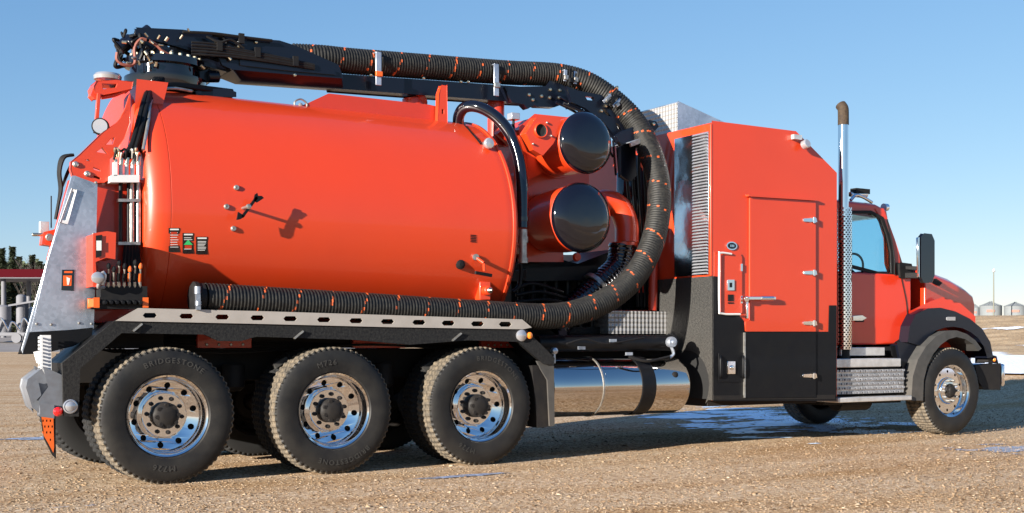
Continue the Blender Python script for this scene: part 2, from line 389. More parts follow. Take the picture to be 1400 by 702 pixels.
def tyre_mb(Rt=.553, W=.30, Rr=.325, mud=False):
    mb = MB(); n = 264; s = Rt / .545
    prof = [(Rr, .035), (Rr + .018, .012), (.405 * s, -.004), (.455 * s, -.002), (.490 * s, .006), (.512 * s, .016), (.515 * s, .018), (.533 * s, .030), (Rt, .046),
            (Rt, .085), (Rt - .014, .087), (Rt - .014, .095), (Rt, .097), (Rt, W / 2 - .004), (Rt - .014, W / 2 - .003), (Rt - .014, W / 2 + .003), (Rt, W / 2 + .004)]
    prof = prof + [(r, W - y) for r, y in reversed(prof[:13])]
    vs = []; fs = []; mm = []
    for i, (r, y) in enumerate(prof):
        for k in range(n):
            a = 2 * pi * k / n; rr = r; yy = y
            lug = (k % 4) < 2
            if r > .53 * s - .001 and not lug: rr = r - .009
            if abs(r - .533 * s) < 1e-6 and not lug: yy = y + (.012 if y < W / 2 else -.012)
            kk = a + (.010 if (i > 9 and i < len(prof) - 10) else 0)
            vs.append((rr * math.cos(kk), yy, rr * math.sin(kk)))
    N = len(prof)
    for i in range(N - 1):
        for k in range(n):
            k2 = (k + 1) % n; fs.append((i * n + k, i * n + k2, (i + 1) * n + k2, (i + 1) * n + k))
            mm.append(1 if 6 < i < N - 8 else 0)
    mb.add(vs, fs, 0, mm); return mb
def disc_with_holes(mb, r0, r1, y, nh, rh, hr, m=0, th=.01):
    outer = ring_pts(r1, y, 60); inner = ring_pts(r0, y, 40)
    holes = [inner] + [ring_pts(hr, y, 10, 0, rh * math.cos(2 * pi * k / nh + .3), rh * math.sin(2 * pi * k / nh + .3)) for k in range(nh)]
    mb.plate(outer, (0, th, 0), holes, m)
def cone(mb, n0, y0, k, r0):
    for i in range(n0, len(mb.v)):
        x, y, z = mb.v[i]; mb.v[i] = (x, y + (r0 - math.hypot(x, z)) * k, z)
def rear_wheel(loc, rot, text=True, parent=T):
    mb = MB(); Y = (0, 1, 0)
    mb.lathe([(.033, .315), (.022, .328), (.028, .331), (.034, .326), (.036, .312), (.075, .300), (.085, .292), (.118, .288), (.136, .284), (.140, .281)], (0, 0, 0), Y, 64, caps=False)
    n0 = len(mb.v); disc_with_holes(mb, .186, .283, .135, 10, .243, .0255); cone(mb, n0, 0, .38, .283)
    mb.lathe([(.172, .190), (.142, .184), (.134, .176), (.134, .100), (.150, .098)], (0, 0, 0), Y, 56, caps=False)
    w_ = mk('wheel', mb, 'chrome', parent, 0, 40, origin=(0, 0, 0))
    ty = mk('tyre', tyre_mb(), ['rubber', 'tread'], w_, 0, 30, origin=(0, 0, 0)); ty.location = (0, 0, 0)
    h = MB(); h.lathe([(.16, .112), (.07, .108), (.055, .094), (.030, .088), (.018, .062), (.014, .03)], (0, 0, 0), Y, 12)
    for k in range(8):
        a = 2 * pi * k / 8 + .2; h.cyl((.086 * math.cos(a), .055, .086 * math.sin(a)), (.086 * math.cos(a), .022, .086 * math.sin(a)), .017, n=8)
    hb = mk('hub', h, 'matte', w_, 0, 30, origin=(0, 0, 0)); hb.location = (0, 0, 0)
    q = MB()
    for k in range(10):
        a = 2 * pi * k / 10; q.lathe([(0, .0185), (-.012, .0175), (-.03, .014), (-.034, .006)], (.142 * math.cos(a), .134, .142 * math.sin(a)), (0, 1, 0), 8)
    nb = mk('lug_nuts', q, 'matte', w_, 0, 30, 'stuff', origin=(0, 0, 0)); nb.location = (0, 0, 0)
    q = MB(); q.lathe([(.19, .30), (.20, .02)], (0, 0, 0), Y, 24); q.lathe([(.10, .31), (.24, .31)], (0, 0, 0), Y, 30, caps=False)  # black disc that paints the dark interior behind the hand holes
    bb = mk('dark_backing_disc', q, 'dark', w_, 0, 30, origin=(0, 0, 0)); bb.location = (0, 0, 0)
    if text is not None:
        q = MB(); bent_text(q, 'BRIDGESTONE', .425, .062, text, -.0085); q0 = q; q = MB(); bent_text(q, 'M726', .400, .066, text + pi, -.0085, up=True); lt = mk('lettering', q, 'letter', w_, 0, None, origin=(0, 0, 0)); lt.location = (0, 0, 0); q = q0
        lt = mk('lettering', q, 'letter', w_, 0, None, origin=(0, 0, 0)); lt.location = (0, 0, 0)
    WO[w_.name] = Vector(loc); w_.location = Vector(loc) - WO[parent.name]; w_.rotation_euler = rot
    return w_
RW = [0.0, 1.435, 2.90]
w1 = rear_wheel((RW[0], 0, .549), (0, .10, 0), pi / 2)
w2 = rear_wheel((RW[1], 0, .549), (0, -.2, 0), pi / 2 + pi)
w3 = rear_wheel((RW[2], 0, .549), (0, .27, 0), pi / 2 - .15)
for x in RW:                                                     # inner and far-side wheels: shade put in as black rims and tyres
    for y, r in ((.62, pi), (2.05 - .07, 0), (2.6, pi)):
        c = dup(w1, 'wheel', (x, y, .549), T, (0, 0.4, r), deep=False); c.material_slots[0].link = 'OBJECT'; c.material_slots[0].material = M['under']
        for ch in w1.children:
            if ch.name.split('.')[0] in ('tyre', 'dark_backing_disc'):
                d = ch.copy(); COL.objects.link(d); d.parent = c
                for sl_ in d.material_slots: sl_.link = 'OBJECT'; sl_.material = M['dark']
def front_wheel(loc, rot):
    mb = MB(); Y = (0, 1, 0)
    mb.lathe([(.033, .300), (.020, .318), (.026, .322), (.034, .318), (.04, .300), (.085, .285), (.10, .272)], (0, 0, 0), Y, 64, caps=False)
    disc_with_holes(mb, .16, .276, .085, 10, .236, .017)
    mb.lathe([(.086, .165), (.060, .160), (.050, .150), (.046, .09), (.05, .085)], (0, 0, 0), Y, 56, caps=False)
    w_ = mk('wheel', mb, 'chrome', T, 0, 40, origin=(0, 0, 0))
    def ch(n_, m_, mat_, kind=None):
        o = mk(n_, m_, mat_, w_, 0, 30, kind, origin=(0, 0, 0)); o.location = (0, 0, 0)
    ch('tyre', tyre_mb(.528, .33, .312), ['rubber', 'tread'])
    h = MB(); h.lathe([(.09, .09), (.03, .085), (.018, .06), (.002, .055), (-.004, .03)], (0, 0, 0), Y, 16)
    for k in range(6): a = 2 * pi * k / 6; h.cyl((.066 * math.cos(a), .03, .066 * math.sin(a)), (.066 * math.cos(a), .008, .066 * math.sin(a)), .012, n=6)
    ch('hub', h, 'matte')
    q = MB()
    for k in range(10): a = 2 * pi * k / 10; q.lathe([(0, .019), (-.02, .017), (-.034, .012), (-.037, .005)], (.128 * math.cos(a), .048, .128 * math.sin(a)), Y, 8)
    ch('lug_nuts', q, 'steel', 'stuff')
    q = MB(); q.lathe([(.16, .28), (.17, .02)], (0, 0, 0), Y, 24); ch('dark_backing_disc', q, 'dark')  # black backing, again standing in for the unlit inside of the wheel
    WO[w_.name] = Vector(loc); w_.location = Vector(loc) - WO[T.name]; w_.rotation_euler = rot; return w_
fw = front_wheel((9.55, .06, .553), (0, 0, 0))
dup(fw, 'wheel', (9.55, 2.54, .553), T, (0, 0, pi))

# ---- chassis
mb = MB()
for y in (.86, 1.66): mb.bb(-.62 if y < 1 else -.5, 10.9, y, y + .08, .80, 1.08)
for x in (-.5, .72, 2.2, 3.7, 5.2, 7.2, 8.8, 10.4): mb.bb(x - .05, x + .05, .94, 1.66, .84, 1.04)
mk('chassis_rails', mb, 'under', T, .006)
for x in RW:
    mb = MB(); mb.cyl((x, .2, .54), (x, 2.4, .54), .075, n=16); mb.ball((x, 1.3, .54), .22, 16)
    mb.bb(x - .06, x + .06, .72, .84, .54, .82); mb.bb(x - .06, x + .06, 1.76, 1.88, .54, .82); mb.cyl((x + .1, .78, .6), (x + .55, .78, .9), .06)
    mk('axle', mb, 'under', T)
mb = MB(); mb.cyl((9.55, .3, .53), (9.55, 2.3, .53), .06, n=14); mb.bb(8.9, 10.2, .84, .94, .62, .68); mb.bb(8.9, 10.2, 1.66, 1.76, .62, .68)
mk('axle', mb, 'under', T)
mb = MB(); mb.cyl((3.2, 1.3, .72), (8.4, 1.3, .82), .06, n=14); mk('drive_shaft', mb, 'under', T)
mb = MB(); mb.bb(-.42, 3.55, .80, 1.70, 1.09, 1.40); mb.bb(-.5, .1, .5, .72, 1.09, 1.42); mb.bb(.5, 3.35, .62, .72, 1.1, 1.33)
mk('body_subframe', mb, 'under', T, .01)
mb = MB()
for a, b in ((268, 342), (480, 552), (655, 700)):
    mb = MB(); p, q = P(a, 458, .6), P(b, 476, .6); mb.bb(p[0], q[0], .56, .615, q[2], p[2] + .04)
    for k in range(4): mb.cyl((p[0] + .08 + k * (q[0] - p[0] - .16) / 3, .565, q[2] + .03), (p[0] + .08 + k * (q[0] - p[0] - .16) / 3, .55, q[2] + .03), .014, n=6, m=1)
    mk('mounting_bracket', mb, ['redmatte', 'steel'], T, .005)
mb = MB()                                                         # air lines and boxes in the dark above the tyres
for k in range(6):
    y = .55 + .02 * k; mb.tube([(-.5 + .1 * k, y, 1.15), (.6, y, 1.05 + .03 * k), (2.0, y, 1.12), (3.3, y, 1.04 + .02 * k)], .012, 6)
for x in (.75, 2.2): mb.lathe([(0, .09), (.02, .1), (.2, .1), (.24, .06)], (x, .66, .95), (0, 0, -1), 14)
mk('air_lines', mb, 'matte', T)
mb = MB(); mb.bb(3.55, 5.6, .55, 1.9, 1.1, 1.22); mb.bb(3.62, 5.5, 1.95, 2.0, .7, 1.4)
mk('deck_plate', mb, 'under', T, .005)

# ---- vacuum tank
TC = (0, 1.30, 2.25); TR = 1.15
mb = MB()
prof = [(-.13, 1.03), (-.125, 1.06), (-.11, 1.09), (-.08, 1.118), (-.04, 1.138), (.0, 1.147), (.045, 1.15), (.060, 1.15), (.063, 1.144), (.067, 1.15)]
prof += [(.8, TR), (1.6, TR), (2.4, TR), (3.25, TR), (3.33, TR)]
for k in range(1, 10):
    a = pi / 2 * k / 9; prof.append((3.33 + .24 * math.sin(a), max(.0, (TR) * (math.cos(a) ** .75 if k < 9 else 0))))
mb.lathe(prof, TC, (1, 0, 0), 128)
tank = mk('debris_tank', mb, 'red', T, 0, 30)
mb = MB(); mb.lathe([(3.322, 1.151), (3.326, 1.163), (3.352, 1.163), (3.356, 1.150)], TC, (1, 0, 0), 96, caps=False)
mk('weld_band', mb, 'red', tank)
# raised spine and hatch on top
mb = MB()
a = [(395, 150), (450, 130), (590, 142), (596, 170), (560, 172), (420, 158)]
mb.pp([(392, 158), (450, 131), (586, 146), (604, 150), (604, 178), (400, 172)], 1.0, .6)
mk('top_spine', mb, 'redmatte', tank, .02)
mb = MB(); p = P(566, 150, 1.35); mb.cyl((p[0], 1.35, 3.3), (p[0], 1.35, 3.62), .12, n=24); mb.cyl((p[0], 1.35, 3.62), (p[0] + .05, 1.35, 3.66), .13, n=24)
mk('top_port', mb, 'redmatte', tank)
mb = MB(); mb.pp([(598, 190), (600, 128), (604, 117), (611, 117), (612, 190)], .92, .06, [[(604, 150), (607, 150), (607, 156), (604, 156)]])
mk('boom_rest', mb, 'red', tank, .004)
mb = MB(); p = P(411, 141, 1.0); mb.tube([(p[0] - .05, 1.0, p[2] - .06), (p[0] - .06, 1.0, p[2]), (p[0], 1.0, p[2] + .035), (p[0] + .06, 1.0, p[2]), (p[0] + .05, 1.0, p[2] - .06)], .009, 6)
mb.ball((p[0], 1.0, p[2] - .02), .022, 8)
mk('lifting_eye', mb, 'steel', tank)
def tank_y(z, off=0):                                             # near surface of the tank at height z
    return TC[1] - math.sqrt(max(.01, (TR + off) ** 2 - (z - TC[2]) ** 2))
def on_tank(px, py, off=0):
    Y = .4
    for _ in range(12): Y = tank_y(P(px, py, Y)[2], off)
    return P(px, py, Y)
# clamp handle that throws the arrow shadow
mb = MB(); c = on_tank(339, 283); tip = (c[0], c[1] - .13, c[2])
c0 = P(339, 283, c[1] - .13); base = (c0[0], c[1] + .01, c0[2] + .0)
mb.cyl(base, (c0[0], c0[1] - .02, c0[2]), .013, n=10, m=1)
def q2(px, py): return P(px, py, c0[1])
A, B = q2(351, 270), q2(331, 297)
mb.bar(A, B, .02, .022); 
mb.pp([(324, 301), (326, 290), (335, 296), (329, 300)], c0[1] - .01, .02)
mb.pp([(347, 275), (349, 266), (352, 264), (353, 268), (358, 268), (361, 271), (352, 277)], c0[1] - .01, .02)
mb.lathe([(0, .022), (-.02, .022), (-.026, .01)], (c0[0], c0[1] - .005, c0[2]), (0, 1, 0), 12, m=1)
mk('latch_handle', mb, ['black', 'steel'], tank)
mb = MB()
for x, y in ((323, 257), (309.5, 283), (319, 313)):
    mb = MB(); p = on_tank(x, y); mb.lathe([(.01, .024), (-.012, .024), (-.02, .018), (-.02, .008), (-.012, .006)], p, (0, 1, 0), 14)
    mk('blanking_plug', mb, 'steel', tank)
def decal(name, x0, x1, y0, y1, green=False):
    g = MB(); pts = []
    def quad(a, b, c_, d, m, off):
        p = [on_tank(a, c_, off), on_tank(b, c_, off), on_tank(b, d, off), on_tank(a, d, off)]
        g.add(p, [(0, 1, 2, 3)], m)
    W, Hh = x1 - x0, y1 - y0
    quad(x0, x1, y0, y1, 0, .003)
    quad(x0 + 2, x1 - 1.5, y0 + 1, y0 + 3, 1, .0045)
    for k in range(7):
        t = y0 + 6 + k * (Hh - 10) / 7
        if green and 2 <= k <= 5: continue
        quad(x0 + 2.2, x1 - 2 - random.random() * 3, t, t + .8, 1, .0045)
    if green:
        cx = (x0 + x1) / 2
        p = [on_tank(cx, y0 + 9, .0045), on_tank(x1 - 1.5, y0 + 16, .0045), on_tank(x0 + 1.5, y0 + 16, .0045)]; g.add(p, [(0, 1, 2)], 2)
        quad(x0 + 3, x1 - 3, y0 + 16.5, y0 + 22, 3, .0045)
    elif x0 < 235: quad(x0 + 3, x1 - 4, y0 + 5.5, y0 + 8, 3, .005)
    mk(name, g, ['gloss', 'paper', 'green', 'redmatte'], tank, 0, None)
decal('warning_label', 230.5, 246, 312, 345); decal('safety_label', 249.5, 265, 319, 347, True); decal('warning_label', 268, 284, 324, 348)
mb = MB()
for k in range(5):
    p = on_tank(647 + 0, 322 + k * 2.2, .003); mb.box(p, (.06, .004, .008))
mk('small_stencil', mb, 'black', tank, 0, None)
mb = MB(); p = on_tank(663, 198); mb.cyl((p[0], p[1] + .02, p[2]), (p[0], p[1] - .05, p[2]), .03, n=12, m=1); mb.lathe([(0, .035), (-.01, .052), (-.035, .055), (-.05, .045), (-.055, 0)], (p[0], p[1] - .05, p[2]), (0, 1, 0), 20)
mb.tube([P(663, 207, p[1] - .02), P(655, 207, p[1] - .02), P(652, 212, p[1])], .012, 6, m=1)
mk('work_lamp', mb, ['lens', 'steel'], tank)
mb = MB(); mb.tube([on_tank(635, 171, .01), on_tank(648, 186, .01), on_tank(657, 197, .01)], .007, 6); mk('lamp_cable', mb, 'black', tank)
mb = MB()
mb.lathe([(.01, .045), (-.02, .045), (-.03, .02)], on_tank(629, 362), (0, 1, 0), 10)
mk('sampling_plug', mb, 'matte', tank, 0, 20)
mb = MB(); p = on_tank(650, 352); a = Vector((p[0], p[1], p[2]))
mb.cyl(a, a + Vector((.04, -.09, -.06)), .018, n=10); mb.cyl(a + Vector((0, .02, 0)), a + Vector((-.01, -.03, .0)), .03, n=12, m=1)
mb.cyl(a + Vector((.04, -.09, -.06)), a + Vector((.05, -.08, -.13)), .014, n=8); mb.bar(P(650, 373, p[1] - .06), P(672, 377, p[1] - .02), .02, .03, m=2)
mk('drain_lever', mb, ['red', 'steel', 'matte'], tank)
mb = MB(); p = on_tank(660, 398); q = on_tank(662, 398)
mb.box((p[0] - .0, p[1] + .0, p[2]), (.12, .10, .18)); mb.cyl((p[0], p[1] - .04, p[2]), (p[0], p[1] - .12, p[2]), .045, n=20)
mb.lathe([(0, .03), (-.03, .028), (-.03, .012), (-.05, .012), (-.055, .0)], (p[0], p[1] - .12, p[2]), (0, 1, 0), 12, m=1)
mk('drain_port', mb, ['red', 'brass'], tank, .01)

# ---- rear door, hinge frame and controls
mb = MB(); fpz = [(-.12, .40), (-.55, .40), (-.42, .75), (-.10, 1.95), (-.12, 1.95)]
q_ = len(fpz); mb.plate([(x, y, 1.30) for x, y in fpz], (0, 0, 1.18))
rear = mk('rear_door', mb, 'redmatte', T, .03)
mb = MB(); mb.pp([(190, 112), (226, 116), (218, 150), (198, 205), (190, 250), (174, 250), (178, 205), (187, 155)], .60, .50)
mk('boom_pedestal', mb, 'red', T, .02)
mb = MB()
holes = [[(145, 198), (152, 190), (157, 188), (154, 198)], [(132, 208), (140, 202), (148, 211)], [(128, 229), (137, 232), (137, 235), (128, 232)], [(128, 240), (137, 243), (137, 246), (128, 243)], [(117, 219), (121, 218), (124, 221)]]
mb.pp([(176, 150), (178, 168), (170, 190), (160, 204), (158, 212), (150, 218), (150, 246), (142, 250), (128, 250), (100, 244), (96, 232), (97, 221), (108, 212), (140, 181), (160, 168)], .34, .05, holes)
mb.pp([(178, 130), (178, 168), (168, 188), (156, 196), (150, 182), (162, 168), (172, 148)], .44, .03)
mk('door_hinge_arm', mb, 'red', T, .003)
mb = MB()
for x, y in ((103, 225), (119, 238)): mb.lathe([(.01, .024), (-.012, .024), (-.02, .014)], P(x, y, .34), (0, 1, 0), 12)
mk('hinge_pins', mb, 'steel', T, kind='stuff')
# galvanised splash panel
mb = MB(); mb.pp([(103, 241), (133, 252), (128, 449), (95, 452), (42, 455), (66, 355)], .24, .012)
gp = mk('splash_panel', mb, 'galv', T, .002)
mb = MB(); mb.pp([(42, 456), (95, 453), (125, 450), (124, 458), (100, 472), (60, 482), (33, 483)], .24, .2); mk('discharge_lip', mb, 'black', T, .01)
mb = MB()
for x, y in ((50, 443), (70, 444), (108, 442), (125, 443), (128, 320), (131, 250)): mb.lathe([(.01, .011), (-.008, .011), (-.012, .004)], P(x, y, .24), (0, 1, 0), 8)
mk('panel_rivets', mb, 'steel', gp, kind='stuff')
mb = MB(); mb.pp([(85, 369), (102, 369), (101, 398), (84, 397)], .236, .003); mb.pp([(86.5, 377), (98, 377), (97.5, 391), (86.5, 391)], .233, .002, m=1); mb.pp([(91, 379), (96, 381), (94, 390), (92, 390)], .2305, .002, m=2); mb.pp([(88, 371), (99, 371), (99, 373.5), (88, 373.5)], .233, .002, m=1)
mk('pinch_point_label', mb, ['gloss', 'orange', 'paper'], gp, 0, None)
mb = MB(); mb.pp([(98, 258), (105, 260), (92, 306), (82, 304)], .225, .014, [[(99, 262), (102, 263), (90, 302), (86, 301)]]); mk('grab_handle', mb, 'white', gp, .004)
mb = MB()
mb.pp([(103, 241), (99, 241), (31, 478), (33, 484), (42, 456), (66, 355)], .254, .05)
mb.pp([(101, 246), (96, 246), (66, 355), (70, 358)], .40, .08, m=1)
mk('door_edge_strip', mb, ['galv', 'redmatte'], T, .003)
mb = MB()
for k in range(3):
    y = .62 + .05 * k; mb.tube([P(101 - 2 * k, 212, y), P(88 - 2 * k, 216, y), P(82 - k, 235, y), P(84 - k, 258, y), P(80, 278, y), P(76, 300, y)], .014, 6)
for k in range(3): mb.tube([P(97 + k, 225, .7), P(90 + k, 240, .7), P(83, 262, .72), P(80, 275, .72)], .009, 5)
mk('door_hoses', mb, 'matte', T)
mb = MB(); mb.pp([(60, 318), (76, 314), (72, 336), (58, 334)], .45, .12); mb.lathe([(.0, .03), (-.03, .03)], P(67, 325, .45), (0, 1, 0), 12, m=1)
mb.cyl(P(60, 321, .5), P(44, 321, .5), .014, n=8, m=2); mb.box(P(60, 312, .55), (.07, .05, .10), m=3); mb.cyl(P(70, 268, .55), P(70, 312, .55), .006, n=6, m=4)
mk('door_latch', mb, ['red', 'steel', 'brass', 'alu', 'matte'], T, .004)
# red column behind the panel, amber/red marker block
mb = MB(); mb.pp([(128, 320), (146, 317), (158, 319), (157, 354), (145, 352), (130, 358), (132, 392), (128, 392)], -.02, .30)
mb.pp([(132, 323), (139, 322), (138, 350), (132, 352)], -.03, .01, m=1); mb.pp([(133, 330), (138, 330), (138, 342), (133, 342)], -.038, .008, m=2)
mk('side_marker_box', mb, ['red', 'matte', 'paper'], T, .008)
# hydraulic manifold with white plate, hoses up and pipes down
mb = MB()
mb.pp([(152, 240), (190, 240), (190, 249), (152, 249)], .24, .12); mb.pp([(156, 222), (160, 222), (160, 240), (156, 240)], .24, .05)
for k in range(5):
    x = 157 + 8 * k; mb.cyl(P(x, 240, .30), P(x, 224, .30), .018, n=8); mb.cyl(P(x, 226, .30), P(x + 2, 214 + random.random() * 4, .30), .022, .014, n=8, m=1)
mk('hydraulic_manifold', mb, ['white', 'brass'], T, .003)
mb = MB(); random.seed(4)
for k in range(11):
    x = 153 + random.random() * 36; y = 208 + random.random() * 12
    mb.tube([P(x, y + 6, .30), P(x + random.uniform(-4, 4), y - 6, .28), P(x + random.uniform(-8, 8), y - 2, .31)], .010, 6, m=k % 3)
mk('manifold_fittings', mb, ['brass', 'black', 'steel'], T)
mb = MB()
for k in range(6):
    o = k * 2.1; yy = .34 + .03 * (k % 3)
    mb.tube([P(168 + k * 4.2, 216, .32), P(180 + o, 198, yy), P(188 + o, 170, yy + .05), P(196 + o * .9, 140, yy + .18), P(203 + o * .6, 122, yy + .32), P(212 + o, 108, .9)], .021, 8)
for k in range(4):
    mb.tube([P(206 + k, 134 - 2 * k, .62), P(214 + k * 2, 122 - k, .82), P(240, 118 - k, .90), P(275, 122 - k, .98), P(318, 128 - 1.2 * k, 1.08)], .016, 8)
mb.tube([P(196, 205, .26), P(203, 165, .40), P(206, 140, .56), P(216, 125, .8), P(236, 121, .86), P(262, 125, .92)], .014, 8, m=1)
mk('hydraulic_hoses', mb, ['black', 'steel'], T)
mb = MB()
for x, m_ in ((165, 2), (176, 2), (180, 1), (185, 2), (189, 1)): mb.cyl(P(x, 250, .32), P(x, 331, .32), .016 if m_ == 2 else .022, n=10, m=m_)
for y in (272, 331): mb.pp([(162, y), (192, y), (192, y + 4), (162, y + 4)], .29, .06, m=1)
for k in range(5): mb.tube([P(172 + 4 * k, 333, .32), P(170 + 5 * k, 365, .31), P(178 + 3 * k, 392, .30)], .016, 6, m=2)
mk('hydraulic_pipes', mb, ['chrome', 'steel', 'black'], T)
# lever bank
mb = MB(); mb.pp([(139, 393), (200, 393), (200, 408), (139, 408)], .03, .16); mb.pp([(133, 408), (200, 408), (200, 421), (133, 421)], .0, .20)
mk('valve_bank', mb, 'matte', T, .008)
mb = MB()
for x0 in (129, 196): mb = MB(); mb.pp([(x0, 408), (x0 + 6, 408), (x0 + 6, 420), (x0, 420)], -.02, .22); mk('bank_end_cap', mb, 'orange', T, .006)
mb = MB()
for k in range(7): mb.lathe([(.02, .024), (-.02, .022), (-.04, .012)], P(143 + k * 8, 414, .0), (0, 1, 0), 8)
for k in range(7): mb.cyl(P(148 + k * 7.2, 396, .05), P(148 + k * 7.2, 386, .03), .016, .012, n=8, m=1)
mk('valve_knobs', mb, ['black', 'steel'], T, kind='stuff')
for k in range(7):
    x = 147 + k * 7.3; lv = MB(); y0 = .06; top = 364 + 5 * math.sin(k * 2.1)
    lv.cyl(P(x, 393, y0), P(x + 1.5, top, y0 - .05), .008, n=8, m=0); lv.ball(P(x + 1.5, top, y0 - .05), .018, 8, 1, (1, 1, 1.5))
    lv.cyl(P(x, 385, y0 - .01), P(x + .6, 374, y0 - .03), .014, n=8, m=1)
    mk('control_lever', lv, ['steel', 'orange' if k in (4, 6) else 'black'], T)
mb = MB(); mb.lathe([(.01, .045), (-.02, .045), (-.025, .035)], P(133, 380, -.05), (0, 1, 0), 16, m=0); mb.tube([P(136, 385, -.04), P(134, 393, -.02), P(142, 393, .03)], .014, 6, m=0); mb.tube([P(140, 372, -.04), P(143, 378, -.03), P(140, 390, -.02)], .016, 6)
mk('pressure_gauge', mb, ['lens'], T)
# lamp bracket high at the rear
mb = MB(); mb.pp([(132, 111), (158, 110), (182, 112), (180, 122), (152, 128), (134, 131), (130, 128), (128, 118)], .62, .22, [[(140, 115), (160, 115), (158, 120), (141, 122)]])
mb.tube([P(138, 134, .66), P(158, 130, .66), P(178, 120, .66)], .018, 6); mb.bar(P(135, 128, .62), P(132, 166, .62), .03, .03)
mb.pp([(125, 130), (130, 116), (133, 128), (130, 135)], .64, .12)
mk('lamp_bracket', mb, 'red', T, .004)
mb = MB(); p = P(147, 109, .72); mb.lathe([(-.005, .11), (.025, .115), (.045, .10), (.05, 0)], p, (0, 0, 1), 24); mk('beacon_lamp', mb, 'lens', T)
mb = MB(); p = Vector(P(137, 173, .56)); d = Vector((-.35, -1, -.05)).normalized()
mb.lathe([(-.01, .066), (.0, .070), (.03, .072), (.07, .04), (.075, 0)], p, -d, 24, m=1); mb.lathe([(0, .0), (.001, .058), (-.005, .058)], p + d * .012, d, 24, m=0)
mb.bar(P(133, 164, .6), P(131, 182, .6), .06, .03, m=1)
mk('work_lamp', mb, ['lens', 'matte'], T)

# ---- rear bumper corner
mb = MB(); mb.pp([(57, 459), (69, 459), (70, 507), (62, 512), (58, 505)], .12, .06)
for k in range(9): mb.pp([(55.5, 461 + k * 5), (58, 461 + k * 5), (58, 463.5 + k * 5), (55.5, 463.5 + k * 5)], .10, .09)
mb.pp([(48, 482), (57, 480), (60, 500), (52, 496)], .15, .05)
mk('tailgate_lock_bar', mb, 'white', T, .003)
mb = MB(); mb.pp([(62, 505), (84, 515), (86, 560), (57, 560), (55, 548), (68, 530)], .05, .40)
mb.pp([(40, 520), (58, 506), (70, 510), (66, 530), (52, 548), (53, 562), (46, 556), (38, 530)], .12, .3)
mb.pp([(57, 553), (72, 555), (72, 570), (57, 568)], .02, .12); mb.pp([(40, 530), (50, 522), (54, 540), (46, 548)], .09, .04)
mk('rear_bumper', mb, 'greyc', T, .012)
mb = MB(); mb.lathe([(.02, .036), (-.015, .036), (-.03, .022), (-.033, 0)], P(79, 563, .03), (0, 1, 0), 16); mk('marker_light', mb, 'redlens', T)
mb = MB(); mb.lathe([(.02, .052), (-.008, .055), (-.012, .046), (-.006, .044), (-.016, .03), (-.018, 0)], P(96, 556, .0), (0, 1, 0), 20); mk('corner_lamp', mb, 'lens', T)
mb = MB(); mb.pp([(56, 568), (76, 570), (76, 600), (77, 628), (71, 622), (60, 600)], .12, .01)
fl = mk('reflective_flap', mb, 'matte', T, 0)
mb = MB(); mb.pp([(56.5, 569), (73, 570), (74, 612), (73, 619), (66, 606), (60, 596)], .114, .005, [ [(58 + 5 * i + (j % 2) * 2.5, 574 + 8 * j), (60 + 5 * i + (j % 2) * 2.5, 574 + 8 * j), (60 + 5 * i + (j % 2) * 2.5, 577 + 8 * j), (58 + 5 * i + (j % 2) * 2.5, 577 + 8 * j)] for i in range(3) for j in range(3)] + [[(68,600),(70,600),(70,603),(68,603)]])
mk('reflective_strip', mb, 'orange', fl, 0)

# ---- fender shelf with slotted rail
slots = []
for x, y in ((205, 431.5), (255, 432.5), (304, 433.7), (352, 434.8), (397, 436), (443, 437.4), (487, 438.8), (530, 440), (573, 441), (613, 442), (653, 443), (691, 443.6)):
    w_ = 10.2 - x / 700 * 1.2; slots.append([(x - w_, y), (x - w_ + 3, y - 3.4), (x + w_ - 3, y - 3.4), (x + w_, y), (x + w_ - 3, y + 3.4), (x - w_ + 3, y + 3.4)])
mb = MB(); mb.pp([(189, 421.5), (350, 425.5), (530, 431), (714, 437), (727, 448), (715, 450.5), (530, 447.5), (350, 443), (158, 439)], -.015, .012, slots)
mk('slotted_rail', mb, 'rail', T, 0)
mb = MB(); a = [(158, 439), (350, 443), (530, 447.5), (718, 450.5), (758, 490), (757, 498), (744, 498), (708, 467), (640, 465), (560, 471), (480, 464), (350, 460), (330, 466), (300, 466), (280, 457), (166, 455), (109, 504), (107, 569), (88, 569), (86, 497)]
mb.pp(a, .0, .035); lip = MB()
mb2 = MB()
line = [(88, 569), (86, 497), (158, 439), (350, 443), (530, 447.5), (718, 450.5), (758, 490)]
pts = [P(x, y, 0.035) for x, y in line]
for p, q in zip(pts, pts[1:]):                                   # the shelf itself, running inboard
    p = Vector(p); q = Vector(q); n_ = Vector((-(q - p).z, 0, (q - p).x)).normalized() * -.012
    mb2.add([p, q, q + Vector((0, .62, 0)), p + Vector((0, .62, 0)), p + n_, q + n_, q + n_ + Vector((0, .62, 0)), p + n_ + Vector((0, .62, 0))],
            [(0, 1, 2, 3), (7, 6, 5, 4), (0, 4, 5, 1), (1, 5, 6, 2), (2, 6, 7, 3), (3, 7, 4, 0)])
fd = mk('fender', mb, 'fender', T, .004); mk('fender_top', mb2, 'black', fd, 0)
mb = MB()
for x, y in ((188, 448), (408, 458), (624, 461)): mb = MB(); mb.bar(P(x - 6, y + 5, -.006), P(x + 6, y - 5, -.006), .012, .04, up=(0, 1, 0)); mk('fender_clip', mb, 'steel', fd, 0)
mb = MB(); p = P(712, 459, 0); mb.lathe([(.01, .052), (-.02, .055), (-.028, .045), (-.03, 0)], p, (0, 1, 0), 20); mk('clearance_lamp', mb, 'lens', T)
mb = MB(); p = P(723, 459, 0); mb.lathe([(.01, .03), (-.02, .032), (-.03, .02), (-.032, 0)], p, (0, 1, 0), 14); mk('clearance_lamp', mb, 'amber', T)
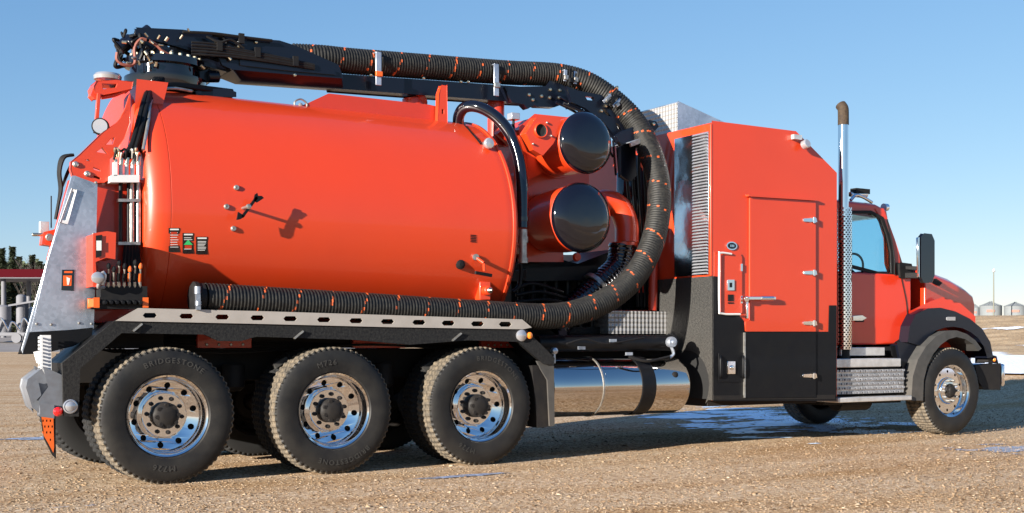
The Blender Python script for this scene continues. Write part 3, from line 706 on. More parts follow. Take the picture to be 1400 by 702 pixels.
mb = MB(); mb.pp([(735, 494), (757, 496), (758, 582), (752, 583), (749, 520), (740, 505)], .02, .03, m=0); mb.pp([(728, 500), (752, 500), (752, 583), (735, 585)], .045, .58, m=1)
mk('mud_flap', mb, ['fade', 'matte'], T, .003)
for q in RW[:2]:                                                   # small flap brackets seen left of the tyres
    mb = MB(); x0 = q + 1.435 - .60; mb.pp([(0, 0)] * 0 or [(374, 498), (392, 488), (394, 493), (378, 504)] if q == 0 else [(577, 502), (592, 493), (594, 500), (582, 508)], .33, .05); mk('flap_bracket', mb, 'fade', T)

# ---- hoses (ribbed, with the orange spiral)
def ribbed(name, pts, r, pitch, spiral, parent=T, n=28, amp=.006, mats=('hose', 'stripe'), width=.020, phase=0, hand=1):
    c = smooth_path(pts, 16); L = [0]
    for a, b in zip(c, c[1:]): L.append(L[-1] + (b - a).length)
    tot = L[-1]; step = pitch / 4; N = int(tot / step); out = []; j = 0
    for i in range(N + 1):
        s = i * step
        while j < len(L) - 2 and L[j + 1] < s: j += 1
        t = (s - L[j]) / max(1e-9, L[j + 1] - L[j]); out.append(c[j].lerp(c[j + 1], t))
    fr = frames(out); mb = MB(); mm = []
    for i, (p, (a, b)) in enumerate(zip(out, fr)):
        rr = r + (amp if i % 4 in (1, 2) else 0)
        for k in range(n): th = 2 * pi * k / n; mb.v.append(tuple(p + (a * math.cos(th) + b * math.sin(th)) * rr))
    for i in range(N):
        for k in range(n):
            mb.f.append((i * n + k, i * n + (k + 1) % n, (i + 1) * n + (k + 1) % n, (i + 1) * n + k))
            q = ((i * step + hand * spiral * (k / n) * .9 + phase) % spiral) if spiral else 1
            worn = noise.noise((i * step * 7, k * .9, phase)) < .02
            mb.m.append(1 if spiral and q < width and worn else 0)
    mb.f.append(tuple(reversed(range(n)))); mb.f.append(tuple(range(N * n, N * n + n))); mb.m += [0, 0]
    return mk(name, mb, list(mats), parent, 0, 50)
HP = [(400, 78, 1.24), (440, 80, 1.2), (480, 84, 1.2), (560, 90, 1.2), (640, 96, 1.2), (700, 100, 1.18), (760, 103, 1.12), (800, 113, 1.02), (835, 135, .92), (866, 165, .80), (888, 205, .62), (900, 250, .48), (900, 295, .36),
      (889, 340, .27), (866, 380, .20), (832, 409, .15), (790, 427, .12), (745, 433, .11), (690, 431, .11), (600, 426, .11), (500, 420, .11), (400, 414.5, .11), (330, 410.5, .11), (279, 408, .11)]
suction = ribbed('suction_hose', [P(x, y, Y) for x, y, Y in HP], .120, .030, .31, amp=.007, phase=.05)
# hose cradle posts under the stored length are hidden by the rail; one coupling shows at the rear end
mb = MB(); p = P(270, 410, .11); 
mb.lathe([(-.11, .10), (-.09, .135), (-.06, .135), (-.05, .125), (-.01, .125)], P(279, 408, .11), (1, 0, 0), 28); mb.bar(P(270, 393, -.03), P(271, 424, -.03), .03, .035, m=1)
mb.cyl(P(270, 392, -.03), P(270, 402, -.03), .026, n=10, m=1); mb.cyl(P(271, 412, -.04), P(271, 418, -.04), .026, n=10, m=1)
mk('hose_coupling', mb, ['matte', 'galv'], T)
# black vacuum hose arching from tank to filter
mb = MB(); mb.tube([P(628, 178, 1.0), P(627, 160, .95), P(636, 147, .85), P(655, 147, .72), P(678, 160, .6), (P(698, 185, .5)), P(710, 220, .42), P(714, 260, .38), P(714, 312, .36)], .058, 16)
mb.lathe([(-.05, .08), (.02, .08), (.02, .06)], P(628, 174, .98), (0, 0, 1), 18); mb.lathe([(-.02, .065), (.02, .065)], P(714, 300, .36), (0, 0, 1), 18)
mk('vacuum_hose', mb, ['gloss'], T)
mb = MB(); p = P(715, 360, .36); 
for z0, z1, r in ((0, .05, .05), (.05, .20, .04), (.20, .26, .052), (.26, .33, .045)): mb.cyl((p[0], p[1], p[2] + z0), (p[0], p[1], p[2] + z1), r, n=16)
mk('hose_fitting', mb, 'steel', T)

# ---- boom
mb = MB()
mb.pp([(305, 48), (330, 53), (382, 57), (404, 64), (462, 90), (468, 106), (400, 101), (318, 94), (305, 88), (300, 78)], 1.02, .44)
A_ = [P(318, 94, 1.02), P(468, 106, 1.02), P(470, 120, 1.14), P(330, 110, 1.14)]; B_ = [(x, 2.48 - y, z) for x, y, z in A_]
mb.add(A_ + B_, [(0, 1, 2, 3), (7, 6, 5, 4), (3, 2, 6, 7), (0, 3, 7, 4), (1, 5, 6, 2), (0, 4, 5, 1)])
mb.pp([(330, 74), (400, 82), (456, 97), (458, 101), (400, 96), (330, 88)], 1.0, .02)
boom = mk('boom_base_section', mb, 'navy', T, .012)
mb = MB(); mb.pp([(455, 102), (700, 119), (760, 124), (758, 141), (700, 138), (460, 120)], 1.16, .22); mk('boom_extension', mb, 'navy', T, .01)
mb = MB(); mb.pp([(690, 119), (750, 118), (752, 106), (760, 112), (776, 120), (800, 124), (790, 140), (772, 142), (758, 147), (735, 146), (730, 144), (722, 149), (716, 143), (700, 140)], 1.05, .10)
mb.pp([(775, 118), (790, 124), (822, 130), (836, 142), (866, 178), (862, 194), (846, 192), (826, 168), (800, 148), (782, 140)], .86, .05, [[(800, 132), (812, 133), (814, 138), (803, 137)], [(822, 148), (828, 150), (836, 160), (830, 158)], [(842, 168), (848, 172), (852, 180), (845, 176)]])
mk('boom_tip_plates', mb, 'navy', T, .006)
mb = MB(); mb.pp([(843, 186), (850, 181), (888, 165), (897, 167), (900, 173), (896, 178), (860, 194), (850, 199)], .70, .05); mb.pp([(850, 190), (868, 188), (870, 240), (862, 248), (850, 240)], .80, .06)
mk('hose_guide_arm', mb, 'navy', T, .006)
mb = MB()
for k in range(7):                                                # lattice of links under the hose bend
    a = k / 6; x = 778 + a * 66; y = 139 + a * 50
    mb.bar(P(x - 12, y - 6, .92), P(x + 16, y + 9, .92), .02, .018); mb.bar(P(x - 4, y + 10, .95), P(x + 14, y - 2, .95), .02, .016)
mb.tube([P(770, 142, .9), P(800, 155, .9), P(826, 175, .9), P(846, 200, .9), P(856, 232, .9)], .018, 6)
mb.tube([P(760, 140, 1.0), P(790, 156, 1.0), P(818, 182, 1.0), P(838, 215, 1.0)], .014, 6)
for k in range(6): mb.bar(P(838 + k * 5, 192, .9), P(842 + k * 5, 240 + 3 * (k % 3), .95), .015, .03)
mk('hose_guide_links', mb, 'navy', T, kind='stuff')
mb = MB()
for x, y in ((723, 130), (752, 123), (765, 124), (751, 134), (764, 134), (783, 123), (783, 132), (828, 145), (822, 152), (850, 183), (858, 186), (893, 170), (740, 132), (728, 137), (843, 120), (835, 132)):
    Y = 1.05 if x < 790 else .69 if x > 870 else .85
    mb.lathe([(.01, .018), (-.015, .018), (-.02, .01)], P(x, y, Y), (0, 1, 0), 8)
for x, y in ((403, 103), (507, 103), (579, 107), (630, 112), (640, 112), (326, 64), (330, 77), (350, 58)): mb.lathe([(.01, .014), (-.012, .014), (-.016, .008)], P(x, y, 1.01 if x < 470 else 1.155), (0, 1, 0), 8)
mk('boom_bolts', mb, 'brass', T, kind='stuff')
def strap(x, y0, y1, w_, tilt=0, Y=1.04, m_=0):
    mb = MB(); c_ = Vector(P(x, (y0 + y1) / 2, Y)); hgt = (y1 - y0) * sp(Y)
    R = Matrix.Rotation(tilt, 3, 'Y'); mb.box(c_, (w_ * sp(Y) * 1.0, .012, hgt), R); mb.box(c_ + R @ Vector((0, .16, hgt / 2)), (w_ * sp(Y), .33, .012), R)
    mb.box(c_ + Vector((0, -.012, -hgt * .16)), (w_ * sp(Y) * 1.15, .03, .05), R, 1)
    return mk('hose_clamp', mb, ['galv', 'orange' if x < 600 else 'steel'] if not m_ else ['black', 'black'], T, .004)
strap(517.5, 68, 121, 10); strap(678.5, 83, 137, 10); strap(773, 94, 114, 7, .05, .96); strap(786.5, 96, 118, 7, .05, .96)
strap(779.5, 91, 122, 6, .05, .94, 1); strap(830, 124, 146, 6, .85, .80); strap(843, 130, 152, 6, .85, .78); strap(837, 122, 150, 6, .85, .76, 1)
strap(868, 192, 198, 24, -.35, .64)
# turret and knuckle
mb = MB(); p = P(226, 110, 1.3); mb.lathe([(-.14, .34), (-.02, .36), (.0, .36), (.01, .31), (.09, .31), (.1, .36), (.16, .36), (.165, .2)], (p[0], 1.3, p[2]), (0, 0, 1), 48)
mk('turret_ring', mb, 'gloss', T)
mb = MB(); n_ = 26
for k in range(n_): a = 2 * pi * k / n_; mb.lathe([(0, .018), (.022, .018), (.026, .008)], (p[0] + .33 * math.cos(a), 1.3 + .33 * math.sin(a), p[2] + .16), (0, 0, 1), 6)
mk('turret_bolts', mb, 'brass', T, kind='stuff')
mb = MB(); mb.pp([(188, 39), (250, 42), (300, 50), (322, 58), (316, 72), (290, 78), (240, 62), (200, 52), (186, 46)], 1.05, .06)
mb.pp([(188, 39), (250, 42), (300, 50), (322, 58), (316, 72), (290, 78), (240, 62), (200, 52)], 1.45, .06)
mb.pp([(196, 46), (214, 50), (236, 72), (262, 84), (250, 90), (212, 90), (196, 70)], 1.08, .40)
mb.pp([(236, 60), (300, 76), (322, 92), (312, 98), (262, 84)], 1.1, .34)
mb.cyl(P(284, 105, 1.12), P(299, 105, 1.12), .055, n=14); mb.pp([(270, 100), (286, 96), (300, 104), (288, 112), (272, 112)], 1.15, .2); mb.cyl(P(278, 98, 1.2), P(278, 128, 1.2), .03, n=8)
mb.cyl(P(240, 55, 1.25), P(312, 74, 1.25), .055, n=14)
mb.cyl(P(176, 62, 1.2), P(205, 40, 1.2), .05, n=12); mb.cyl(P(162, 68, 1.25), P(180, 54, 1.25), .06, n=12)
mb.pp([(268, 124), (310, 122), (322, 127), (322, 132), (270, 131)], 1.0, .3)
mk('boom_knuckle', mb, 'navy', T, .008)
mb = MB(); random.seed(11)
for k in range(26):
    x0, y0 = 164 + random.random() * 60, 50 + random.random() * 26; Y = 1.0 + random.random() * .3
    x1, y1 = x0 + random.uniform(-22, 26), y0 + random.uniform(-14, 18); x1 = max(162, x1); y1 = min(90, max(42, y1))
    mb.tube([P(x0, y0, Y), P((x0 + x1) / 2 + random.uniform(-10, 6), min(y0, y1) - random.uniform(0, 10) if k % 2 else max(y0, y1) + random.uniform(0, 5), Y), P(x1, y1, Y + .05)], random.choice((.010, .014, .018)), 6, res=8)
mb.tube([P(160, 72, 1.0), P(160, 82, 1.0), P(170, 89, 1.0), P(184, 87, 1.0), P(184, 66, 1.0), P(192, 54, 1.0), P(200, 55, 1.0)], .014, 6, m=1)
mb.tube([P(160, 68, 1.1), P(166, 86, 1.1), P(180, 90, 1.1)], .010, 6)
mb.tube([P(290, 48, 1.02), P(304, 51, 1.0), P(310, 60, 1.0), P(308, 72, 1.0), P(314, 82, 1.0)], .014, 6)
mb.tube([P(204, 56, 1.0), P(214, 62, 1.0), P(222, 70, 1.0), P(232, 76, 1.0)], .014, 6, m=1)
mk('boom_hoses', mb, ['black', mat('dusty_red_hose', (.20, .06, .04), .6)], T, kind='stuff')
mb = MB(); random.seed(5)
for x, y in ((217, 51), (208, 58), (220, 62), (234, 71), (232, 78), (200, 73), (203, 80), (248, 51), (190, 86), (206, 86), (176, 86), (183, 79), (194, 57), (170, 58), (312, 66), (314, 80), (296, 58), (326, 60), (258, 42), (228, 54), (213, 88), (277, 92), (200, 48)):
    a = Vector(P(x, y, .99)); d = Vector((random.uniform(-1, 1), -.3, random.uniform(-1, 1))).normalized(); mb.cyl(a - d * .02, a + d * .02, random.choice((.009, .014)), n=8, m=random.choice((0, 0, 1)))
mb2 = MB()
for k in range(5):
    mb2.tube([P(262, 58 + 4 * k, .99), P(290, 60 + 4 * k, .98), P(318, 66 + 3 * k, .98), P(350, 72 + 2.5 * k, .98), P(390, 80 + 2 * k, .985), P(430, 89 + 1.4 * k, .99)], .010 + .003 * (k % 2), 6)
mb2.tube([P(250, 44, 1.0), P(290, 46, .98), P(330, 51, .98), P(372, 56, .99)], .014, 6); mb2.tube([P(282, 50, .99), P(300, 58, .97), P(316, 55, .97), P(334, 66, .98)], .012, 6)
for x, y in ((300, 63), (352, 72), (404, 84), (330, 53)): mb2.box(P(x, y, .975), (.05, .03, .09))
mk('boom_hoses', mb2, 'matte', T, kind='stuff')
mk('boom_fittings', mb, ['brass', 'steel'], T, kind='stuff')

# ---- filter housings, ducts and blower between tank and cabinet
def housing(cx, cy, rpx_dia, Yf, depth, label=None):
    c_ = Vector(P(cx, cy, Yf)); R = rpx_dia
    mb = MB(); mb.lathe([(0, R), (.012, R + .012), (.03, R + .012), (.035, R - .004), (depth * .5, R - .004), (depth, R * .93)], c_, (0, 1, 0), 64)
    h = mk('filter_housing', mb, 'red', T, 0, 30)
    mb = MB(); mb.lathe([(-.002, 0), (.0, R * .3), (.008, R * .6), (.022, R * .82), (.05, R * .95), (.075, R + .012), (.105, R + .018), (.115, R + .012)], c_ - Vector((0, .115, 0)), (0, 1, 0), 72, caps=False)
    mk('access_cover', mb, 'gloss', h, 0, 40)
    return c_, h
c1, h1 = housing(799, 196, .295, .34, .50)
c2, h2 = housing(793, 298, .335, .30, .58)
mb = MB(); mb.pp([(713, 176), (732, 160), (752, 162), (790, 166), (790, 236), (760, 240), (742, 232), (716, 245)], .86, .7); mk('filter_duct', mb, 'red', T, .03)
mb = MB(); mb.pp([(720, 182), (735, 160), (757, 160), (770, 168), (756, 196), (742, 212), (730, 205)], .36, .12); a = Vector(P(739, 179, .36)); mb.lathe([(-.001, .001), (-.002, .055), (-.02, .060), (-.022, .074), (.0, .078)], a, (0, 1, 0), 24, mm=[1, 1, 0, 0, 0], caps=False)
for x, y in ((748, 168), (754, 186), (729, 197)): mb.cyl(P(x, y, .36), P(x, y, .34), .012, n=6, m=2)
mk('duct_port', mb, ['red', 'dark', 'steel'], T, .006)
mb = MB(); mb.pp([(708, 232), (742, 226), (762, 240), (765, 352), (722, 352), (712, 330)], .95, .9); mb.pp([(735, 228), (800, 228), (800, 250), (735, 250)], 1.0, .6)
mk('blower_body', mb, 'red', T, .05)
mb = MB(); mb.tube([P(800, 290, .95), P(826, 276, .92), P(846, 284, .88), P(856, 306, .84), P(857, 333, .82)], .13, 24); mb.lathe([(-.02, .15), (.015, .15), (.015, .13)], P(852, 334, .82), (0, 0, 1), 28)
mk('air_elbow', mb, 'red', T)
ribbed('air_duct', [P(850, 334, .82), P(849, 350, .82), P(843, 368, .8), P(825, 385, .76), P(806, 402, .72), P(780, 425, .7), P(760, 448, .7)], .135, .05, 0, amp=.008, mats=('gloss',), n=24)
mb = MB()
a = Vector(P(817, 391, .7)); d = (Vector(P(825, 385, .7)) - Vector(P(806, 402, .7))).normalized(); mb.lathe([(-.025, .155), (.025, .155), (.025, .14), (-.025, .14)], a + Vector((0, .05, 0)), d, 28)
mk('duct_band', mb, 'steel', T)
mb = MB(); mb.pp([(700, 360), (752, 352), (790, 362), (848, 340), (850, 452), (700, 452)], 1.15, .8); mb.pp([(720, 368), (815, 364), (815, 382), (720, 384)], .8, .5)
for k in range(7): mb.cyl(P(712 + 16 * k, 384, .95), P(712 + 16 * k, 450, .95), .035, n=10)
for k in range(5): mb.tube([P(705, 395 + 9 * k, .7), P(730 + 8 * k, 388 + 11 * k, .66), P(770 + 5 * k, 400 + 8 * k, .7)], .02, 8)
mb.tube([P(700, 372, .6), P(705, 362, .6), P(712, 364, .6), P(710, 390, .6), P(700, 400, .6)], .022, 8)
mk('vacuum_pump', mb, 'black', T, .01)
mb = MB(); mb.pp([(748, 350), (785, 350), (787, 361), (752, 361)], 1.6, .3); mk('white_piece', mb, 'white', T, .01)  # plain white block in the gap below the ducts
mb = MB(); mb.lathe([(0, .05), (-.03, .04), (-.03, 0)], P(788, 352, .9), (0, 1, 0), 10); mk('bearing_cap', mb, 'red', T)
mb = MB(); mb.lathe([(-.55, .14), (-.45, .2), (.2, .2), (.32, .13), (.4, .12)], P(866, 262, 1.35), (0, 0, 1), 24); mb.bb(*[P(838, 0, 1.2)[0], P(880, 0, 1.2)[0]], 1.2, 1.9, 1.2, 2.0)
mk('air_cleaner', mb, 'gloss', T, .01)
mb = MB(); a = P(832, 425, .75); b = P(914, 457, .75); mb.bb(a[0], b[0], .75, 1.6, b[2], a[2]); mk('diamond_plate_box', mb, 'diamond', T, .004)
mb = MB()
for x0, x1, y0, y1, Y in ((905, 924, 205, 415, 1.0), (846, 908, 425, 436, .95), (870, 882, 330, 400, 1.0)): mb.pp([(x0, y0), (x1, y0), (x1, y1), (x0, y1)], Y, .07)
mk('red_support_frame', mb, 'redmatte', T, .004)
mb = MB(); mb.pp([(700, 448), (915, 448), (915, 456), (700, 456)], .9, .2); mb.cyl(P(894, 345, .9), P(892, 425, .9), .05, n=12, m=1); mb.cyl(P(893, 425, .9), P(893, 452, .9), .02, n=8)
mk('frame_crossbar', mb, ['matte', 'redmatte'], T, .005)
mb = MB()
for k in range(4): mb.tube([P(862 + 6 * k, 190, .95), P(858 + 8 * k, 250, 1.0), P(868 + 6 * k, 330, 1.0), P(872 + 5 * k, 420, 1.0)], .018, 7)
mk('hanging_lines', mb, 'black', T)
mb = MB(); mb.tube([P(918, 235, .9), P(925, 270, .9), P(921, 320, .9), P(928, 352, .9)], .035, 10); mk('grey_conduit', mb, 'steel', T)
mb = MB(); a = P(702, 160, 1.0); mb.box(a, (.10, .10, .07)); mb.cyl((a[0], a[1], a[2] - .03), (a[0], a[1], a[2] - .16), .015, n=8, m=1); mk('small_work_lamp', mb, ['lens', 'matte'], T, .006)
mb = MB(); a = P(678, 160, 1.3); mb.cyl(P(678, 140, 1.3), P(678, 200, 1.3), .09, n=16); mb.cyl(P(684, 175, 1.1), P(700, 190, 1.1), .09, n=14); mk('relief_valve', mb, 'redmatte', T)

# ---- chrome tank and beam above
mb = MB(); c_ = Vector(P(755, 530, .08)); xe = P(944, 528, .08)[0]; R = .298; cz = .695; cy = .36
mb.lathe([(0, R - .03), (.02, R - .004), (.03, R), (.62, R), (.625, R + .003), (.64, R + .003), (.645, R), (xe - c_[0] - .05, R), (xe - c_[0] - .01, R - .012), (xe - c_[0] + .01, R - .04), (xe - c_[0] + .03, 0)], (c_[0], cy, cz), (1, 0, 0), 80)
ft = mk('fuel_tank', mb, 'tankal', T, 0, 25)
for px, wd, m_ in ((888, .085, 'black'), (826, .008, 'steel')):
    mb = MB(); x = P(px, 500, cy - R)[0] ; mb.lathe([(-wd, R - .004), (-wd, R + .008), (wd, R + .008), (wd, R - .004)], (x, cy, cz), (1, 0, 0), 60, caps=False); mk('tank_strap', mb, m_, ft, 0, 30)
mb = MB(); p = P(922, 513, .10); mb.lathe([(.02, .035), (-.02, .035), (-.03, .02)], p, (0, 1, 0), 14); mk('filler_cap', mb, 'matte', ft)
mb = MB(); a = P(742, 470, .10); b = P(918, 469, .20); mb.cyl((a[0], .22, a[2]), (b[0], .22, b[2]), .083, n=24); mb.lathe([(0, .1), (.03, .1), (.03, .06)], (b[0], .22, b[2]), (1, 0, 0), 20)
hb = mk('beam_tube', mb, 'black', T, 0)
mb = MB(); p = Vector(P(918, 468, .10)); mb.lathe([(.03, .055), (-.01, .058), (-.03, .05), (-.03, .02), (-.05, .018)], p, (0, 1, 0), 18); mb.tube([p + Vector((0, 0, -.05)), p + Vector((.02, -.01, -.12)), p + Vector((-.02, 0, -.16))], .016, 6)
p = Vector(P(758, 480, .10)); mb.lathe([(.02, .035), (-.02, .03), (-.03, .01)], p, (0, 1, 0), 12); mb.cyl(p, p + Vector((0, 0, -.12)), .012, n=6)
for x, y in ((838, 466), (795, 476), (860, 484)): mb.box(P(x, y, .12), (.08, .02, .03))
mk('beam_fittings', mb, 'galv', hb, kind='stuff')
mb = MB(); mb.tube([P(775, 470, .05), P(800, 464, .03), P(830, 470, .03), P(880, 462, .04)], .010, 6); mb.tube([P(860, 488, .1), P(885, 494, .05), P(915, 488, .08)], .016, 6); mk('beam_cables', mb, 'matte', hb)

# ---- equipment cabinet
BX0, BX1, BY0, BY1 = 5.68, 7.49, 0.0, 2.50
zt = P(975, 167, 0)[2]; zb = .545; zc = P(1140, 237, 0)[2]; xc = P(1088, 181, 0)[0]; zs = P(975, 378, 0)[2]
mb = MB()                                                         # body as a prism along Y, lower rear corner cut for the fuel tank
out = [(BX0, zb), (BX1, zb), (BX1, zc), (xc, zt), (BX0, zt)]
mb.plate([(x, BY0, z) for x, z in out], (0, BY1 - BY0, 0))
cab = mk('equipment_cabinet', mb, 'red', T, .012)
def fp(name, pts, m_, th=.006, y=0, bev=.002, parent=cab, holes=()):
    q = MB(); q.pp(pts, y - th, th - .0005, holes); return mk(name, q, m_, parent, bev)
# black textured lower skin, front face
fp('lower_skin', [(974.6, 378), (984, 379), (984, 426), (988, 431), (1010, 431), (1017, 440), (1018, 454), (1133, 454), (1134, 418), (1143.4, 418), (1143.4, 548), (974.6, 548.5)], 'black', .007)
# rear face lower skin with the arch
q = MB(); X = BX0; arc = []
zA = .56
for k in range(13):
    a = pi / 2 - pi * .62 * k / 12 ; arc.append((X, .42 - .40 * math.cos(pi * .5 - a) * -1 if False else .42 + .0, 0))
R2 = .36; pts = [(X, .004, zs), (X, 1.35, zs), (X, 1.35, 1.02)]
for k in range(0, 12):
    a = math.radians(100 + k * 9.5); pts.append((X, .42 - R2 * math.cos(a) * -1, .70 + R2 * math.sin(a)))
pts = [(X, -.006, zs), (X, 1.3, zs), (X, 1.3, 1.06), (X, .55, 1.06)]
for k in range(12):
    a = math.radians(80 + k * 12); pts.append((X, .40 + R2 * math.cos(a), .70 + R2 * math.sin(a)))
pts += [(X, .06, .54), (X, -.006, .54)]
q.plate(pts, (-.012, 0, 0)); mk('rear_lower_skin', q, 'liner', cab, .003)
q = MB(); q.bb(X - .002, X + .10, .55 - .5, 1.4, .56, 1.05); 
q = MB(); q.lathe([(-.0135, R2), (-.0135, R2 - .02), (-.004, R2 - .02)], (X, .40, .70), (1, 0, 0), 40, caps=False)
q = MB(); q.bb(X - .006, X - .001, .002, 1.29, .546, 1.07); mk('arch_backing', q, 'dark', cab)
# rear grille of louvre slats
g0 = PX(969, 160, X - .01); g1 = PX(922, 378, X - .01); gy0, gy1 = g0[1], g1[1]; gz0, gz1 = zs + .02, zt - .09
q = MB(); q.bb(X - .012, X - .001, gy0, gy1, gz0, gz1); grille = mk('rear_grille', q, 'polished', cab, .002)
sl = None; NS = 46
for k in range(NS):
    z = gz0 + (gz1 - gz0) * (k + .5) / NS; loc = Vector((X - .016, (gy0 + gy1) / 2, z))
    if sl is None:
        q = MB(); q.add([(loc[0] + .004, gy0 + .02, z + .012), (loc[0] + .004, gy0 + (gy1 - gy0) * .45, z + .012), (loc[0] - .012, gy0 + (gy1 - gy0) * .45, z - .006), (loc[0] - .012, gy0 + .02, z - .006), (loc[0] + .004, gy0 + .02, z - .009), (loc[0] + .004, gy0 + (gy1 - gy0) * .45, z - .009)],
              [(0, 1, 2, 3), (3, 2, 5, 4), (0, 3, 4), (1, 5, 2)])
        sl = mk('louvre_slat', q, 'bright', grille, 0, None, origin=loc)
    else: dup(sl, 'louvre_slat', loc, grille)
q = MB(); q.bb(X - .03, X - .001, -.004, .03, zs, zt - .02); mk('corner_trim', q, 'red', cab, .008)
# door
dpts = [(1025, 269), (1116, 275), (1116, 544), (1025, 545)]
fp('door_upper_panel', [(1026, 270), (1115, 276), (1115, 453), (1020, 453), (1020, 440), (1026, 438)], 'red', .022, 0, .004)
fp('door_lower_panel', [(1020, 455), (1115, 455), (1115, 543), (1020, 544)], 'black', .022, 0, .004)
fp('door_gutter', [(1024, 266), (1118, 272), (1118, 274.5), (1024, 268.5)], 'red', .05)
q = MB()
for x, y0, y1, m_ in ((1019, 455, 544, 0),): q.pp([(x - 1, y0), (x + .6, y0), (x + .6, y1), (x - 1, y1)], -.03, .03)
mk('door_edge_trim', q, 'steel', cab)
for y in (301, 373, 442, 514):
    q = MB(); q.pp([(1099, y - 1.6), (1116, y - 2.4), (1117, y + 2.6), (1099, y + 1.6)], -.036, .014); q.cyl(P(1113, y - 4, -.04), P(1113, y + 4.5, -.04), .016, n=10); mk('door_hinge', q, 'chrome', cab, .003)
q = MB(); q.cyl(P(1021, 409, -.03), P(1021, 409, -.08), .03, n=14); q.bar(P(1020, 408, -.07), P(1060, 408, -.07), .03, .035); q.cyl(P(1040, 408, -.075), P(1057, 408, -.075), .026, n=10)
q.bar(P(1021, 412, -.045), P(1021, 436, -.045), .03, .03); mk('door_handle', q, 'chrome', cab, .006)
# recessed control hatch
fp('control_hatch', [(986, 350), (1011, 347), (1014, 352), (1014, 427), (986, 429)], 'red', .018, 0, .006)
q = MB(); q.tube([P(1000, 347.5, -.03), P(985, 346, -.035), P(983.5, 352, -.035), P(983.5, 420, -.035), P(987, 429, -.03), P(1012, 430, -.03)], .011, 8, m=0, res=4); mk('hatch_seal', q, 'paper', cab)
q = MB(); q.pp([(995, 383), (1004, 383), (1004, 397), (995, 397)], -.03, .012); q.pp([(998, 387), (1001, 387), (1001, 393), (998, 393)], -.033, .004, m=1); mk('hatch_latch', q, ['chrome', 'matte'], cab, .003)
q = MB(); q.pp([(995.5, 403), (1003, 403), (1003, 412), (995.5, 412)], -.024, .006); q.pp([(995.5, 413.5), (1003, 413.5), (1003, 415.5), (995.5, 415.5)], -.024, .006); mk('hatch_label', q, 'matte', cab)
q = MB()
for y in (361, 405): q.pp([(1013, y), (1015.5, y), (1015.5, y + 10), (1013, y + 10)], -.024, .008)
mk('hatch_hinge', q, 'chrome', cab)
q = MB(); c_ = P(1000, 336.5, -.004); ring = [(c_[0] + .075 * math.cos(a * pi / 12), -.012, c_[2] + .045 * math.sin(a * pi / 12)) for a in range(24)]; q.plate(ring, (0, .011, 0)); ring2 = [(c_[0] + .058 * math.cos(a * pi / 12), -.015, c_[2] + .032 * math.sin(a * pi / 12)) for a in range(24)]; q.plate(ring2, (0, .0028, 0), m=1)
for dx in (-.02, 0, .02): q.bb(c_[0] + dx - .006, c_[0] + dx + .006, -.018, -.0155, c_[2] - .012, c_[2] + .012, m=0)
mk('maker_badge', q, ['chrome', 'navy'], cab, 0)
q = MB(); q.pp([(983, 483), (1018, 483), (1018, 522), (983, 522)], -.016, .008); mk('lower_hatch', q, 'black', cab, .01)
for x in (985, 1016):
    q = MB(); q.tube([P(x, 487, -.016), P(x, 492, -.045), P(x, 512, -.045), P(x, 517, -.016)], .012, 8); mk('pull_bar', q, 'black', cab)
q = MB(); q.pp([(996, 495), (1005, 495), (1005, 511), (996, 511)], -.03, .014); q.lathe([(.01, .028), (-.012, .024), (-.014, 0)], P(1000.5, 503, -.03), (0, 1, 0), 14); mk('lower_latch', q, 'chrome', cab, .004)
q = MB(); p = P(1093, 196, 0); q.lathe([(0, .02), (-.04, .02)], P(1090, 190, 0), (0, 1, 0), 10, m=1); q.lathe([(0, .04), (-.01, .052), (-.06, .05), (-.07, .04), (-.07, 0)], (p[0] + .02, -.04, p[2] - .03), (0, 1, -.25), 18); q.box(P(1089, 188, -.03), (.12, .05, .05), m=1); mk('scene_lamp', q, ['lens', 'alu'], cab, 0)
q = MB(); q.lathe([(0, .42), (.05, .40), (.09, .32), (.12, .15), (.125, 0)], (6.55, .75, zt), (0, 0, 1), 32); mk('roof_fan', q, 'matte', cab)
q = MB(); q.plate([(5.85, .775, zt), (6.62, .775, zt), (6.62, .775, 3.62), (5.85, .775, 3.815)], (0, 1.2, 0)); mk('roof_box', q, 'galv', cab, .004)
q = MB(); q.bb(5.842, 5.849, .78, 1.97, zt + .01, 3.80); mk('roof_box_end', q, 'diamond', cab, 0)
q = MB(); q.bb(BX0 + .1, BX1 - .1, .2, 2.3, .46, .542); q.bb(6.9, 7.5, .5, 1.2, .47, .5); mk('cabinet_floor_frame', q, 'under', T, .006)
q = MB(); q.pp([(976, 541), (1142, 540), (1142, 546), (976, 547)], -.014, .02); mk('sill_strip', q, 'matte', cab)

